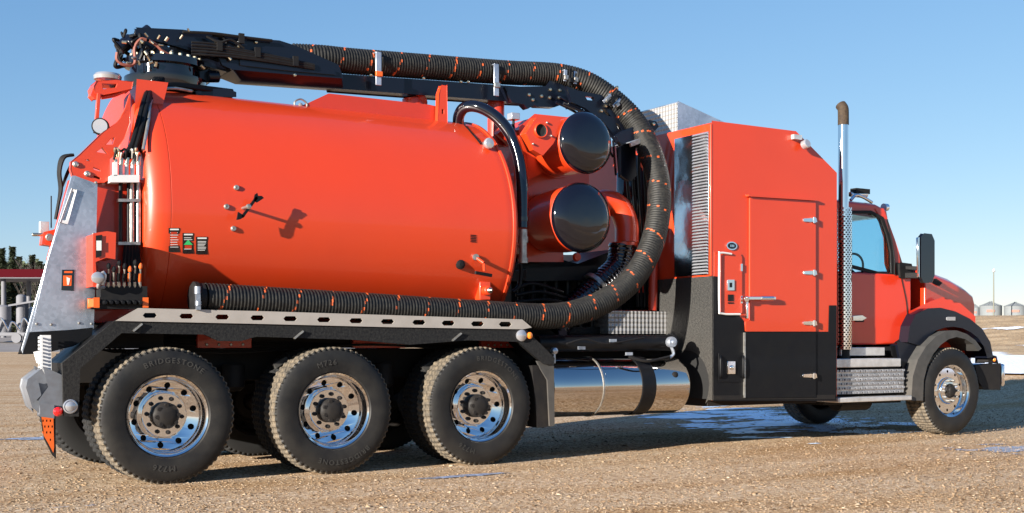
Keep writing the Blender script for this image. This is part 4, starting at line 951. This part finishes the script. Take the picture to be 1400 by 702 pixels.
# ---- exhaust stack
q = MB(); p0 = P(1153, 162, .25); x = p0[0]; zt2 = P(1151, 143, .25)[2]; q.cyl((x, .25, 2.3), (x, .25, p0[2] + .02), .060, n=28); st = mk('exhaust_stack', q, 'chrome', T)
q = MB(); q.tube([(x, .25, p0[2] - .08), (x, .25, p0[2] + .02), (x, .255, zt2 - .05), (x, .29, zt2 + .0)], .063, 20); mk('stack_tip', q, 'rust', st)
x2 = P(1158, 300, .2)[0]; z0, z1 = P(1158, 478, .2)[2], P(1158, 284, .2)[2]
q = MB(); q.cyl((x2, .24, z0 + .02), (x2, .24, z1 - .1), .062, n=20, m=0); mk('muffler', q, 'under', T)
def shield():
    q = MB(); n_, rows, R = 28, 64, .086; dz = (z1 - z0) / rows
    for j in range(rows):                                        # perforated guard: rings joined by staggered webs
        z = z0 + j * dz
        for k in range(n_):
            a0, a1 = 2 * pi * k / n_, 2 * pi * (k + 1) / n_
            def pt(a, zz): return (x2 + R * math.cos(a), .24 + R * math.sin(a), zz)
            if (k + j) % 2: q.add([pt(a0, z), pt(a1, z), pt(a1, z + dz), pt(a0, z + dz)], [(0, 1, 2, 3)])
            else: q.add([pt(a0, z), pt(a1, z), pt(a1, z + dz * .35), pt(a0, z + dz * .35)], [(0, 1, 2, 3)])
    return mk('perforated_heat_shield', q, 'chrome', T, 0, 60)
shield()
q = MB(); q.cyl((x2 + .0, .26, z0 - .12), (x2, .26, z0 + .04), .075, n=20); q.bb(BX1 + .02, BX1 + .14, .3, 2.3, 1.0, 3.0); mk('stack_mount', q, 'under', T)

# ---- cab, hood, fenders
YC = .30
def loft(name, secs, m_, parent=T, smooth=35, bevel=.02, mats=None):   # secs = [(Y, [(px,py)...]) ] outlines at successive depths, same point count
    q = MB(); n_ = len(secs[0][1])
    for Y, pts in secs:
        for (x, z) in pts: q.v.append((x, Y, z))
    for s_ in range(len(secs) - 1):
        for k in range(n_): k2 = (k + 1) % n_; q.f.append((s_ * n_ + k, s_ * n_ + k2, (s_ + 1) * n_ + k2, (s_ + 1) * n_ + k)); q.m.append(0)
    q.f.append(tuple(reversed(range(n_)))); q.m.append(0); q.f.append(tuple(range((len(secs) - 1) * n_, len(secs) * n_))); q.m.append(0)
    return mk(name, q, m_, parent, bevel, smooth)
def XZ(x, y, Y): p = P(x, y, Y); return (p[0], p[2])
lowpx = [(1160, 472), (1236, 471), (1240, 470), (1246, 440), (1246, 378), (1222, 375), (1160, 372)]
low = [XZ(x, y, YC) for x, y in lowpx]; low[0] = (7.72, low[0][1]); low[-1] = (7.72, low[-1][1])
loft('cab_body', [(YC, low), (2.6 - YC, low)], 'cab')
cb = bpy.data.objects['cab_body']
# greenhouse: roof, pillars, glass
up = [(1160, 274), (1196, 276), (1210, 286), (1222, 320), (1237, 372)]
rf = [XZ(x, y, YC + .08) for x, y in up]
z_roof = rf[0][1]; xr0 = 7.72
roof = [(xr0, z_roof - .12), (rf[1][0] + .02, z_roof - .16), (rf[2][0] + .04, rf[2][1] - .10), (rf[2][0] + .01, rf[2][1] + .01), (rf[1][0], z_roof), (xr0 + .1, z_roof + .01), (xr0, z_roof - .02)]
loft('cab_roof', [(YC + .06, [(x, z - .03) for x, z in roof]), (YC + .16, roof), (2.44 - YC, roof), (2.54 - YC, [(x, z - .03) for x, z in roof])], 'cab', cb)
q = MB()
for Y in (YC + .05, 2.55 - YC - .06):
    q.plate([(*XZ(1207, 285, YC + .06),)[:1] + (Y,) + (XZ(1207, 285, YC + .06)[1],)] and [(a[0], Y, a[1]) for a in (XZ(1203, 286, YC), XZ(1212, 286, YC), XZ(1228, 330, YC), XZ(1243, 378, YC), XZ(1226, 377, YC), XZ(1220, 360, YC), XZ(1219, 325, YC), XZ(1212, 302, YC))], (0, .06, 0))
    q.plate([(7.72, Y, XZ(1160, 374, YC)[1]), (7.72, Y, z_roof - .1), (7.86, Y, z_roof - .1), (7.86, Y, XZ(1160, 374, YC)[1])], (0, .06, 0))
mk('cab_pillars', q, 'cab', cb, .012)
q = MB(); ws = [XZ(1166, 292, YC), XZ(1190, 292, YC), XZ(1206, 300, YC), XZ(1214, 322, YC), XZ(1219, 345, YC), XZ(1220, 374, YC), XZ(1204, 372, YC), XZ(1166, 362, YC)]
for Y in (YC + .03, 2.55 - YC): q = MB(); q.plate([(a[0], Y, a[1]) for a in ws], (0, .006, 0)); mk('side_window', q, 'glass', cb, 0)
q = MB()
outl = [XZ(1163, 288, YC), XZ(1192, 288, YC), XZ(1209, 297, YC), XZ(1218, 322, YC), XZ(1223, 345, YC), XZ(1224, 378, YC), XZ(1203, 376, YC), XZ(1163, 366, YC)]
for Y in (YC + .012,): q.plate([(a[0], Y, a[1]) for a in outl], (0, .03, 0), [[(a[0], Y, a[1]) for a in ws]])
mk('window_seal', q, 'matte', cb, .002)
a, b = XZ(1212, 290, YC), XZ(1240, 376, YC)
q = MB(); q.add([(a[0], YC + .1, a[1]), (a[0], 2.5 - YC, a[1]), (b[0], 2.5 - YC, b[1]), (b[0], YC + .1, b[1])], [(0, 1, 2, 3)]); mk('windshield', q, 'glass', cb, 0, None)
q = MB(); q.bb(7.95, 8.05, .7, 1.3, 1.6, 2.5); q.bb(7.95, 8.5, .7, 1.3, 1.55, 1.75); q.bb(8.75, 9.2, .5, 2.1, 1.55, 2.0); q.bb(7.74, 7.78, .45, 2.15, 1.5, 2.05); mk('cab_interior', q, 'matte', cb, .03)
q = MB(); q.tube([(8.72 + .05 * math.sin(a * pi / 8), .95 + .22 * math.cos(a * pi / 8), 2.05 + .2 * math.sin(a * pi / 8)) for a in range(17)], .015, 6); q.cyl((8.72, .95, 2.05), (8.95, .95, 1.9), .03, n=8); mk('steering_wheel', q, 'matte', cb)
q = MB(); q.bb(7.98, 8.08, .85, 1.12, 2.52, 2.72); q.bb(7.98, 8.08, 1.6, 1.95, 1.6, 2.7); mk('seat_headrest', q, 'matte', cb, .03)
q = MB(); q.tube([P(1213, 300, YC - .01), P(1222, 345, YC - .01), P(1223, 376, YC - .01)], .008, 6); q.tube([P(1232, 378, YC - .004), P(1240, 420, YC - .004), P(1238, 455, YC - .004), P(1222, 470, YC - .004)], .006, 6, m=0); mk('door_seam', q, 'matte', cb)
q = MB(); q.pp([(1167, 433), (1179, 432), (1184, 435), (1179, 438), (1167, 438)], YC - .03, .03); q.pp([(1170, 437), (1181, 437), (1181, 440), (1170, 440)], YC - .012, .01, m=1); mk('door_handle', q, ['chrome', 'matte'], cb, .006)
q = MB()
for k in range(3): p = P(1176 + 12 * k, 266 if k < 2 else 286, YC + .3); 
q.cyl(P(1162, 266, .8), P(1183, 266, .8), .03, .05, n=14); q.box(P(1176, 262, .8), (.24, .1, .06), m=1); q.tube([P(1163, 274, .7), P(1170, 267, .7), P(1180, 270, .7), P(1192, 277, .7)], .02, 8); q.lathe([(0, .05), (.06, .045), (.09, 0)], P(1208, 284, .6), (1, 0, .1), 12)
mk('roof_horn', q, ['chrome', 'matte'], cb)
# hood
zs_ = lambda x, y, Y: XZ(x, y, Y)[1]
YH = .52
hood_near = [XZ(1247, 470, YH), XZ(1247, 372, YH), XZ(1262, 374, YH), XZ(1290, 382, YH), XZ(1316, 393, YH), XZ(1329, 401, YH), XZ(1333, 412, YH), XZ(1331, 450, YH), XZ(1325, 500, YH)]
def lift(pts, d): return [(x, z + d) for x, z in pts[:1]] + [(x, z + d) if 1 <= i <= 6 else (x, z) for i, (x, z) in enumerate(pts)][1:]
loft('hood', [(YH, lift(hood_near, -.05)), (YH + .07, hood_near), (YH + .30, lift(hood_near, .05)), (1.3, lift(hood_near, .09)), (2.08 - .30, lift(hood_near, .05)), (2.01, hood_near), (2.08, lift(hood_near, -.05))], 'cab', T, 40, .015)
hm = bpy.data.objects['hood']; hx0, hx1 = hood_near[1][0], hood_near[6][0]; ho = WO['hood']
for v_ in hm.data.vertices:                                       # the bonnet is as wide as the cab at its foot and narrows forward
    X_ = v_.co.x + ho.x; Y_ = v_.co.y + ho.y; s_ = min(1, max(0, (X_ - hx0) / (hx1 - hx0)))
    v_.co.y += -.20 * (1 - s_ ** 1.3) if Y_ < 1.3 - .01 else (.20 * (1 - s_ ** 1.3) if Y_ > 1.31 else 0)
q = MB(); q.pp([(1258, 380), (1272, 376), (1288, 387), (1284, 391)], .345, .06); mk('cowl_vent', q, 'matte', T, .005)
q = MB(); fx = XZ(1331, 430, YH)[0]; q.bb(fx - .02, fx + .05, .75, 1.85, .95, 1.75); q.bb(fx - .05, fx + .02, .66, 1.94, .9, 1.8); gr = mk('radiator_grille', q, 'chrome', T, .02)
q = MB(); q.pp([(1272, 418), (1290, 412), (1312, 420), (1330, 436), (1330, 452), (1300, 425), (1262, 430), (1246, 446), (1247, 430)], .28, .35); mk('hood_flare', q, 'cab', T, .05)
# near front fender: an arch band swept inboard
def arch(out_, inn, Y0, Y1, m_, name, bev=.01):
    q = MB(); n_ = len(out_)
    o3 = [P(x, y, Y0) for x, y in out_]; i3 = [P(x, y, Y0) for x, y in inn]; D = Y1 - Y0
    for k in range(n_ - 1):
        a, b, c_, d = o3[k], o3[k + 1], i3[k + 1], i3[k]
        A, B = (a[0], Y1, a[2] - .0), (b[0], Y1, b[2]); Cc, Dd = (c_[0], Y1, c_[2]), (d[0], Y1, d[2])
        q.add([a, b, c_, d, A, B, Cc, Dd], [(3, 2, 1, 0), (0, 1, 5, 4), (2, 3, 7, 6), (4, 5, 6, 7)])
        if k == 0: q.add([a, d, Dd, A], [(0, 1, 2, 3)])
        if k == n_ - 2: q.add([b, c_, Cc, B], [(0, 1, 2, 3)])
    return q
fo = [(1241, 468), (1244, 446), (1252, 430), (1268, 422), (1286, 421), (1306, 426), (1326, 436), (1343, 450), (1354, 468), (1358, 488)]
fi = [(1262, 474), (1268, 462), (1280, 452), (1292, 448), (1304, 447), (1316, 449), (1328, 455), (1338, 463), (1345, 474), (1350, 490)]
ff = mk('front_fender', arch(fo, fi, .16, .75, 'navy', 'x'), 'navy', T, 0, 60)
fa = [(1246, 548), (1248, 515), (1255, 492), (1266, 474), (1280, 460), (1294, 453), (1308, 452), (1322, 457), (1334, 466), (1342, 477)]
fb = [(1262, 548), (1263, 520), (1268, 500), (1276, 484), (1286, 472), (1297, 464), (1308, 461), (1320, 464), (1331, 471), (1338, 480)]
mk('fender_extension', arch(fa, fb, .06, .62, 'fade', 'x'), 'fade', T, 0, 60)
q = MB(); q.pp([(1228, 470), (1262, 473), (1256, 490), (1248, 512), (1246, 530), (1240, 520), (1232, 490)], .20, .4); mk('fender_rear_panel', q, 'navy', T, .02)
q = MB(); q.pp([(1295, 434), (1306, 434), (1306, 438), (1295, 438)], .145, .02); mk('side_marker', q, 'lens', T, .004)
q = MB(); q.bb(9.0, 10.5, .75, .80, .55, 1.3); q.bb(8.9, 10.4, 1.0, 1.6, .7, 1.3); mk('inner_fender', q, 'under', T)
q = MB(); q.bb(9.0, 10.1, 1.9, 2.45, 1.05, 1.30); mk('front_fender', q, 'navy', T, .12)
# bumper
X1 = P(1345, 500, .15)[0]; X2 = P(1366, 500, .25)[0]
q = MB(); q.bb(X1 - .35, X2, .22, 2.38, zs_(1355, 530, .2) , zs_(1355, 502, .2)); q.pp([(1336, 503), (1366, 500), (1366, 530), (1346, 530), (1340, 520)], .18, .12); mk('front_bumper', q, 'matte', T, .03)
q = MB(); q.bb(X2 - .0, X2 + .06, .2, 2.4, zs_(1355, 529, .2), zs_(1355, 498, .2)); mk('bumper_face', q, 'chrome', T, .025)
q = MB(); q.pp([(1352, 486), (1362, 488), (1364, 496), (1352, 496)], .2, .2); q.lathe([(0, .03), (-.02, .02), (-.02, 0)], P(1359, 492, .2), (0, 1, 0), 12, m=1); mk('headlamp', q, ['matte', 'amber'], T, .01)
# mirror
q = MB(); q.pp([(1261, 326), (1264, 322), (1273, 323), (1276, 330), (1276, 376), (1273, 384), (1264, 384), (1261, 378)], .0, .05); mr = mk('door_mirror', q, 'gloss', T, .03)
q = MB(); q.pp([(1256, 326), (1262, 325), (1262, 380), (1257, 378)], .01, .03); mk('mirror_glass', q, 'chrome', mr, .01)
q = MB(); q.bar(P(1236, 366, YC), P(1262, 368, .05), .05, .05); q.bar(P(1236, 377, YC), P(1262, 377, .05), .07, .07); q.pp([(1231, 360), (1246, 362), (1250, 380), (1232, 380)], .26, .06); mk('mirror_arm', q, 'matte', T, .01)
# steps
def stepbox(name, x0, x1, yt, yb, Y0, depth, m_='alu', bev=.008, par=None):
    a, b = P(x0, yb, Y0), P(x1, yt, Y0); q = MB(); q.bb(a[0], b[0], Y0, Y0 + depth, a[2], b[2]); return mk(name, q, m_, par or T, bev)
s1 = stepbox('cab_step', 1150, 1210, 475, 487, .22, .3)
s2 = stepbox('cab_step', 1143, 1232, 490, 503, .10, .4)
s4 = stepbox('cab_step', 1146, 1247, 541, 551, .02, .34)
q = MB(); a = P(1143, 540, .12); b = P(1238, 505, .12); q.bb(a[0], b[0], .14, .5, a[2], b[2]); stp = mk('battery_box', q, 'alu', T, .006)
for k in range(6):
    y = 507 + k * 6; q = MB(); p = P(1143, y, .12); r = P(1236, y, .12); nseg = 26
    for j in range(nseg):
        xa = p[0] + (r[0] - p[0]) * j / nseg; q.bb(xa, xa + (r[0] - p[0]) / nseg * (.8 if (j + k) % 2 else .45), .10 + .01 * (k % 2), .14, p[2] - .018, p[2] + .006)
    mk('step_tread_bar', q, 'bright', stp, 0, kind='stuff')
q = MB(); q.bb(7.6, 8.9, .3, .85, .42, .9); q.cyl((8.0, .5, .45), (8.5, .5, .45), .12, n=14); mk('step_mount', q, 'under', T)
q = MB(); q.pp([(1218, 474), (1240, 474), (1240, 488), (1222, 488)], .25, .2); mk('step_upper_bracket', q, 'black', T, .01)

# ------------------------------------------------------------------ snow and water around the truck
def drift(name, m_, cx, cy, hl, hw, thr, seed, cell, label, lx=1.0, ly=3.0):   # an irregular patch drawn out in the direction the wind blew
    fx, fy = .521, .8535
    def keep(x, y):
        a = ((x - cx) * fx + (y - cy) * fy) / hl; b = ((x - cx) * fy - (y - cy) * fx) / hw
        return noise.fractal((x * lx, y * ly, seed), .8, 2.1, 5) * 1.1 + 1 - a * a - b * b > thr
    r = max(hl, hw) * 1.1; return sheet(name, m_, list(np.arange(cx - r, cx + r, cell)), list(np.arange(cy - r, cy + r, cell)), .006, keep, 'structure', label)
drift('ice_patch', 'ice', 9.6, 3.5, 4.0, 1.75, .52, 3.3, .045, 'ragged sheet of ice with painted sky blue in the shade under the cabinet', 1.1, 2.6)
patch('ice_patch', 'ice', 9.2, 10.2, 1.2, 2.4, .45, (1.3, 3), 8.3, .04, .006, 'small patch of ice in the shade left of the front wheel')
patch('ice_patch', 'ice', 10.2, 11.1, 1.1, 2.3, .45, (1.3, 3), 18.3, .04, .006, 'small patch of ice touching the front wheel')
patch('frost_patch', 'frost', 7.6, 9.2, -2.0, -.8, .62, (1.5, 4), 12.1, .025, .006, 'thin broken frost patch on the gravel below the front wheel')
patch('frost_patch', 'frost', 1.6, 3.2, -.85, -.55, .75, (1.5, 5), 22.1, .02, .006, 'thin streak of frost beside the third rear wheel')
patch('frost_patch', 'frost', -1.6, -.4, -1.1, -.9, .7, (1.5, 5), 31.1, .02, .006, 'thin streak of frost on gravel at the left')
patch('frost_patch', 'frost', -.5, 1.4, 5.2, 5.8, .4, (1.5, 3), 41.1, .03, .006, 'small ice patch behind the rear wheel')
sheet('snow_strip', 'snow', axis_pts(19, 33, 25, .3, 1, 99), axis_pts(-20, 60, 10, .4, 1, 99), .045, lambda x, y: 20.3 + .9 * noise.noise((y * .5, 0, 1)) < x < 30.8 + 1.5 * noise.noise((y * .4, 5, 1)), 'structure', 'white snow strip at the foot of the field')
random.seed(9)
for k in range(5):
    x = random.uniform(36, 48); y = x * .72 - 8 + random.uniform(-5, 5)
    patch('snow_patch', 'snow', x - 1.2, x + 1.2, y - 1, y + 1, .6, (.9, .9), 60 + k, .15, .06, 'small snow remnant on the stubble field').__setitem__('group', 'snow remnants on the stubble field')

# loose stones
def stones(n_, fx):
    base = np.array([(1, 0, 0), (-1, 0, 0), (0, 1, 0), (0, -1, 0), (0, 0, 1), (0, 0, -1)], float)
    tri = np.array([(0, 2, 4), (2, 1, 4), (1, 3, 4), (3, 0, 4), (2, 0, 5), (1, 2, 5), (3, 1, 5), (0, 3, 5)])
    cen = fx(n_); s = RNG.lognormal(math.log(.0060), .44, n_).clip(.003, .03)
    V = base[None] * (1 + RNG.uniform(-.3, .3, (n_, 6, 3))) + RNG.uniform(-.25, .25, (n_, 6, 3))
    V *= s[:, None, None]; V[:, :, 2] *= .36; th = RNG.uniform(0, 2 * pi, n_); c_, s_ = np.cos(th), np.sin(th)
    x = V[:, :, 0] * c_[:, None] - V[:, :, 1] * s_[:, None]; y = V[:, :, 0] * s_[:, None] + V[:, :, 1] * c_[:, None]; V[:, :, 0], V[:, :, 1] = x, y
    V += cen[:, None, :]; V[:, :, 2] += (s * .1)[:, None]
    F = (tri[None] + (np.arange(n_) * 6)[:, None, None]).reshape(-1, 3)
    me = bpy.data.meshes.new('loose_gravel'); V = V.reshape(-1, 3)
    me.vertices.add(len(V)); me.vertices.foreach_set('co', V.ravel()); me.loops.add(F.size); me.loops.foreach_set('vertex_index', F.ravel().astype(np.int32))
    me.polygons.add(len(F)); me.polygons.foreach_set('loop_start', np.arange(0, F.size, 3, dtype=np.int32)); me.update(calc_edges=True)
    return me
def where(n_):
    u = RNG.uniform(-.47, .47, n_); t = 7.2 + 14 * RNG.random(n_) ** 1.6
    X = CAM[0] + t * (.521 + .8535 * u); Y = CAM[1] + t * (.8535 - .521 * u)
    return np.stack([X, Y, .03 * np.clip((X - 4) / 5.4, 0, 1)], 1)
sm = bpy.data.materials.new('loose_stone'); sm.use_nodes = True; n_ = sm.node_tree.nodes; l_ = sm.node_tree.links
gg = n_.new('ShaderNodeNewGeometry'); cr = n_.new('ShaderNodeValToRGB'); e = cr.color_ramp.elements
e[0].color = srgb(78, 62, 50); e[1].color = srgb(200, 178, 152)
for p_, c_ in ((.2, srgb(120, 98, 76)), (.4, srgb(152, 126, 98)), (.65, srgb(170, 144, 114)), (.9, srgb(160, 144, 124))): q_ = e.new(p_); q_.color = c_
l_.new(gg.outputs['Random Per Island'], cr.inputs[0]); l_.new(cr.outputs[0], n_['Principled BSDF'].inputs['Base Color']); n_['Principled BSDF'].inputs['Roughness'].default_value = 1; n_['Principled BSDF'].inputs['Specular IOR Level'].default_value = 0
me = stones(100000, where); me.materials.append(sm)
lg = bpy.data.objects.new('loose_gravel', me); COL.objects.link(lg); tag(lg, 'loose pale and brown stones scattered over the gravel yard', 'gravel', kind='stuff')

# ------------------------------------------------------------------ background left
def W(px, py, t):                                                # a point at forward distance t metres
    u = (px - 700) / FPX; return (CAM[0] + t * (.521 + .8535 * u), CAM[1] + t * (.8535 - .521 * u), CAM[2] + t * (HOR - py) / FPX)
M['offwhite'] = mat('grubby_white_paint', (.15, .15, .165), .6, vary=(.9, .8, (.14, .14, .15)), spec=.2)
cx0 = Vector(W(-90, 372, 112)); cx1 = Vector(W(66, 372, 112))
CP = empty('fuel_canopy', ((cx0.x + cx1.x) / 2, (cx0.y + cx1.y) / 2, terrain(cx0.x, cx0.y)), 'dark red flat canopy on white columns far behind the tail of the truck', 'canopy')
z0, z1 = W(0, 379, 112)[2], W(0, 369, 112)[2]; dr = (cx1 - cx0).normalized(); nr = Vector((-dr.y, dr.x, 0))
if nr.y < 0: nr = -nr
q = MB(); q.plate([(cx0.x, cx0.y, z0), (cx1.x, cx1.y, z0), (cx1.x, cx1.y, z1), (cx0.x, cx0.y, z1)], tuple(nr * 7)); mk('roof', q, mat('maroon_fascia', (.05, .003, .006), .9, spec=.05), CP, .05)
for px in (-70, 5, 16):
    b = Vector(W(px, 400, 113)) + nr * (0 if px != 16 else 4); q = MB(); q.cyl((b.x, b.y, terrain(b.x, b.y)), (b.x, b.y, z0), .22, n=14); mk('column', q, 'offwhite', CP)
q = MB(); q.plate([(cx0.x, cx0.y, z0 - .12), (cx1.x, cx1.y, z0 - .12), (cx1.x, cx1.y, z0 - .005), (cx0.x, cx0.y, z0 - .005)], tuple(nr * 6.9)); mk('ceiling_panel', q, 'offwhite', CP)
# a parked white pump trailer under it
b = Vector(W(26, 452, 104)); gz = terrain(b.x, b.y)
TR_ = empty('pump_trailer', (b.x, b.y, gz), 'white tank trailer with pipes parked under the dark red canopy', 'trailer')
def off(a, n2, z): v = b + dr * a + nr * n2; return (v.x, v.y, gz + z)
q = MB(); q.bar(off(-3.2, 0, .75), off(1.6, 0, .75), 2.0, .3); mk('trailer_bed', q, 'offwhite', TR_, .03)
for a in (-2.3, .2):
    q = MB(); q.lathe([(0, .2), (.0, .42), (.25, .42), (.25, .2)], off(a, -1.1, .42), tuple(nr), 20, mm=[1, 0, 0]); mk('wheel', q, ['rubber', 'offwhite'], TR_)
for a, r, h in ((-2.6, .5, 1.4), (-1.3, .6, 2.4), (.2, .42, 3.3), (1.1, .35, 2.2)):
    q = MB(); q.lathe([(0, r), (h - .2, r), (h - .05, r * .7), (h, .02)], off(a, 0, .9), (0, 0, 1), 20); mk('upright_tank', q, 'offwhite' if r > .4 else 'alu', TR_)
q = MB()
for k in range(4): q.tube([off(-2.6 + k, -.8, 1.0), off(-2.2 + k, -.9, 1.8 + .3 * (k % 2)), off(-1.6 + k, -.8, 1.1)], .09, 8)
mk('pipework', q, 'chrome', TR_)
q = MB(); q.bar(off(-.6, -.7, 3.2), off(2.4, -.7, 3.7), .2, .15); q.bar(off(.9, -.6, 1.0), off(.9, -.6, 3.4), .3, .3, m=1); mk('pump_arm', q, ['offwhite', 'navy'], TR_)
b2 = Vector(W(-3, 452, 108)); gz = terrain(b2.x, b2.y); 
# conifers
M['needle'] = mat('conifer_needles', (.035, .05, .022), .8, vary=(.8, 1, (.07, .085, .035))); M['bark'] = mat('bark', (.10, .075, .055), .9); M['twig'] = mat('bare_twigs', (.07, .058, .05), .9)
def conifer(px, ptop, t, wid, label, seed):
    random.seed(seed); b = Vector(W(px, 460, t)); g = terrain(b.x, b.y); top = W(px, ptop, t)[2]; H = top - g
    o = empty('conifer_tree', (b.x, b.y, g), label, 'tree', 'trees far behind the canopy')
    q = MB(); q.cyl((b.x, b.y, g), (b.x, b.y, g + H * .95), .25, .04, n=8); mk('trunk', q, 'bark', o)
    q = MB()
    for k in range(2600):
        h = random.random() ** .8; rr = wid * (1 - h) ** .8 * (.25 + .75 * random.random() ** .5) * (1 + .25 * math.sin(h * 40)); a = random.random() * 2 * pi
        c_ = Vector((b.x + rr * math.cos(a), b.y + rr * math.sin(a), g + H * (.06 + .94 * h) - rr * .25)); s_ = random.uniform(.18, .5)
        d1 = Vector((math.cos(a), math.sin(a), random.uniform(-.5, .2))) * s_; d2 = Vector((-math.sin(a), math.cos(a), random.uniform(-.4, .4))) * s_ * .5
        q.add([c_ - d1 - d2, c_ + d2 - d1, c_ + d1], [(0, 1, 2)])
    mk('crown', q, 'needle', o, 0, None)
for i, (px, pt, t, wd) in enumerate(((-22, 346, 150, 2.2), (3, 341, 148, 1.5), (17, 338, 150, 1.6), (26, 352, 158, 1.6), (36, 364, 162, 1.6), (44, 350, 160, 1.3), (54, 358, 158, 1.4), (64, 362, 160, 1.6))):
    conifer(px, pt, t, wd, ('tall dark spruce standing left of the others beyond the canopy', 'dark spruce at the left edge above the canopy', 'tallest dark spruce above the canopy roof', 'shorter spruce just right of the tallest one', 'low spruce between two taller ones', 'narrow spruce with a pointed tip near the truck', 'small spruce close against the truck tail', 'low spruce hidden behind the truck tail')[i], 20 + i)
q = MB(); random.seed(3)
for k in range(14000):
    a = random.uniform(-3, 62); t = random.uniform(164, 178); top = 366 + 8 * noise.noise((a * .11, 0, 4)) - 2; c_ = Vector(W(a, top + (random.random() ** 1.5) * (455 - top), t)); s_ = random.uniform(.25, .7)
    d1 = Vector((random.gauss(0, 1), random.gauss(0, 1), random.gauss(0, 1))).normalized() * s_; d2 = Vector((random.gauss(0, 1), random.gauss(0, 1), random.gauss(0, 1))).normalized() * s_
    q.add([c_, c_ + d1, c_ + d2], [(0, 1, 2)])
wd = mk('shelterbelt', q, 'needle', None, 0, None, 'stuff', 'dark mass of low evergreens behind the canopy'); wd['category'] = 'trees'
def bare(px, ptop, t, label, seed):
    random.seed(seed); b = Vector(W(px, 460, t)); g = terrain(b.x, b.y); H = W(px, ptop, t)[2] - g; o = empty('bare_tree', (b.x, b.y, g), label, 'tree', 'leafless trees far left')
    q = MB(); q.cyl((b.x, b.y, g), (b.x, b.y, g + H * .7), .15, .05, n=6); mk('trunk', q, 'twig', o); q = MB()
    for k in range(34):
        h = random.uniform(.3, .75) * H; a = random.random() * 2 * pi; L = random.uniform(1, 2.2); s0 = Vector((b.x, b.y, g + h)); e0 = s0 + Vector((math.cos(a) * L * .6, math.sin(a) * L * .6, L))
        q.cyl(s0, e0, .03, .012, n=4)
        for j in range(3): q.cyl(s0.lerp(e0, .5 + .15 * j), s0.lerp(e0, .5 + .15 * j) + Vector((random.uniform(-.6, .6), random.uniform(-.6, .6), .7)), .016, .006, n=3)
    mk('crown', q, 'twig', o)
bare(33, 345, 140, 'thin leafless tree in the gap between two spruces', 71); bare(49, 346, 142, 'thin leafless tree nearest the tail of the truck', 72)

# ------------------------------------------------------------------ background right: grain bins and a pole
M['bin'] = mat('corrugated_bin_steel', (.17, .185, .19), .7, .0, vary=(.5, .6, (.13, .14, .15)), spec=.2)
def silo(px, dia, ptop, peave, t, label):
    b = Vector(W(px, 431, t)); R = dia / 2 * t / FPX; z1 = W(px, peave, t)[2]; z2 = W(px, ptop, t)[2]; z0 = terrain(b.x, b.y) - .3
    o = empty('grain_bin', (b.x, b.y, z0), label, 'grain bin', 'steel grain bins on the horizon')
    q = MB(); pr = []; h = z1 - z0; n2 = 26
    for k in range(n2): pr.append((h * k / n2, R * (1.0 if k % 2 else .985)))
    q.lathe(pr + [(h, R)], (b.x, b.y, z0), (0, 0, 1), 40); mk('wall', q, 'bin', o, 0, 30)
    q = MB(); q.lathe([(h, R * 1.04), (h + (z2 - z1) * .82, R * .14), (h + (z2 - z1) * .84, R * .15), (h + (z2 - z1), R * .12), (h + (z2 - z1) * 1.02, 0)], (b.x, b.y, z0), (0, 0, 1), 24)
    for k in range(16): a = 2 * pi * k / 16; q.bar((b.x + R * 1.03 * math.cos(a), b.y + R * 1.03 * math.sin(a), z1 + .02), (b.x + R * .15 * math.cos(a), b.y + R * .15 * math.sin(a), z1 + (z2 - z1) * .84), .12, .14)
    mk('roof', q, 'bin', o, 0, 30)
    q = MB(); fcam = Vector((CAM[0] - b.x, CAM[1] - b.y, 0)).normalized(); s_ = Vector((-fcam.y, fcam.x, 0)); c_ = Vector((b.x, b.y, z0 + h * .62)) + fcam * (R * 1.005)
    q.box(c_, (R * .7, .05, h * .16), Matrix((s_, fcam, Vector((0, 0, 1)))).transposed()); mk('name_band', q, mat('faded_red_print', (.32, .13, .10), .8), o, 0, None)
silo(1354.5, 29, 412, 418.5, 400, 'left of two steel grain bins, beside the tall pole'); silo(1388, 29, 413, 419, 395, 'right of two steel grain bins on the horizon'); silo(1333, 12, 416, 421, 430, 'smaller grain bin half hidden by the hood of the truck')
b = Vector(W(1358.5, 431, 380)); z0 = terrain(b.x, b.y) - .3; zt_ = W(1358, 372, 380)[2]
PO = empty('lamp_pole', (b.x, b.y, z0), 'tall thin pole with a small yard light, in front of the left grain bin', 'lamp post')
q = MB(); q.cyl((b.x, b.y, z0), (b.x, b.y, zt_), .22, .14, n=10); mk('pole', q, mat('weathered_wood', (.14, .14, .11), .8), PO); q = MB(); q.lathe([(0, .45), (.3, .5), (.5, .2), (.9, .15)], (b.x, b.y, zt_), (0, 0, 1), 12); mk('light_head', q, 'alu', PO)
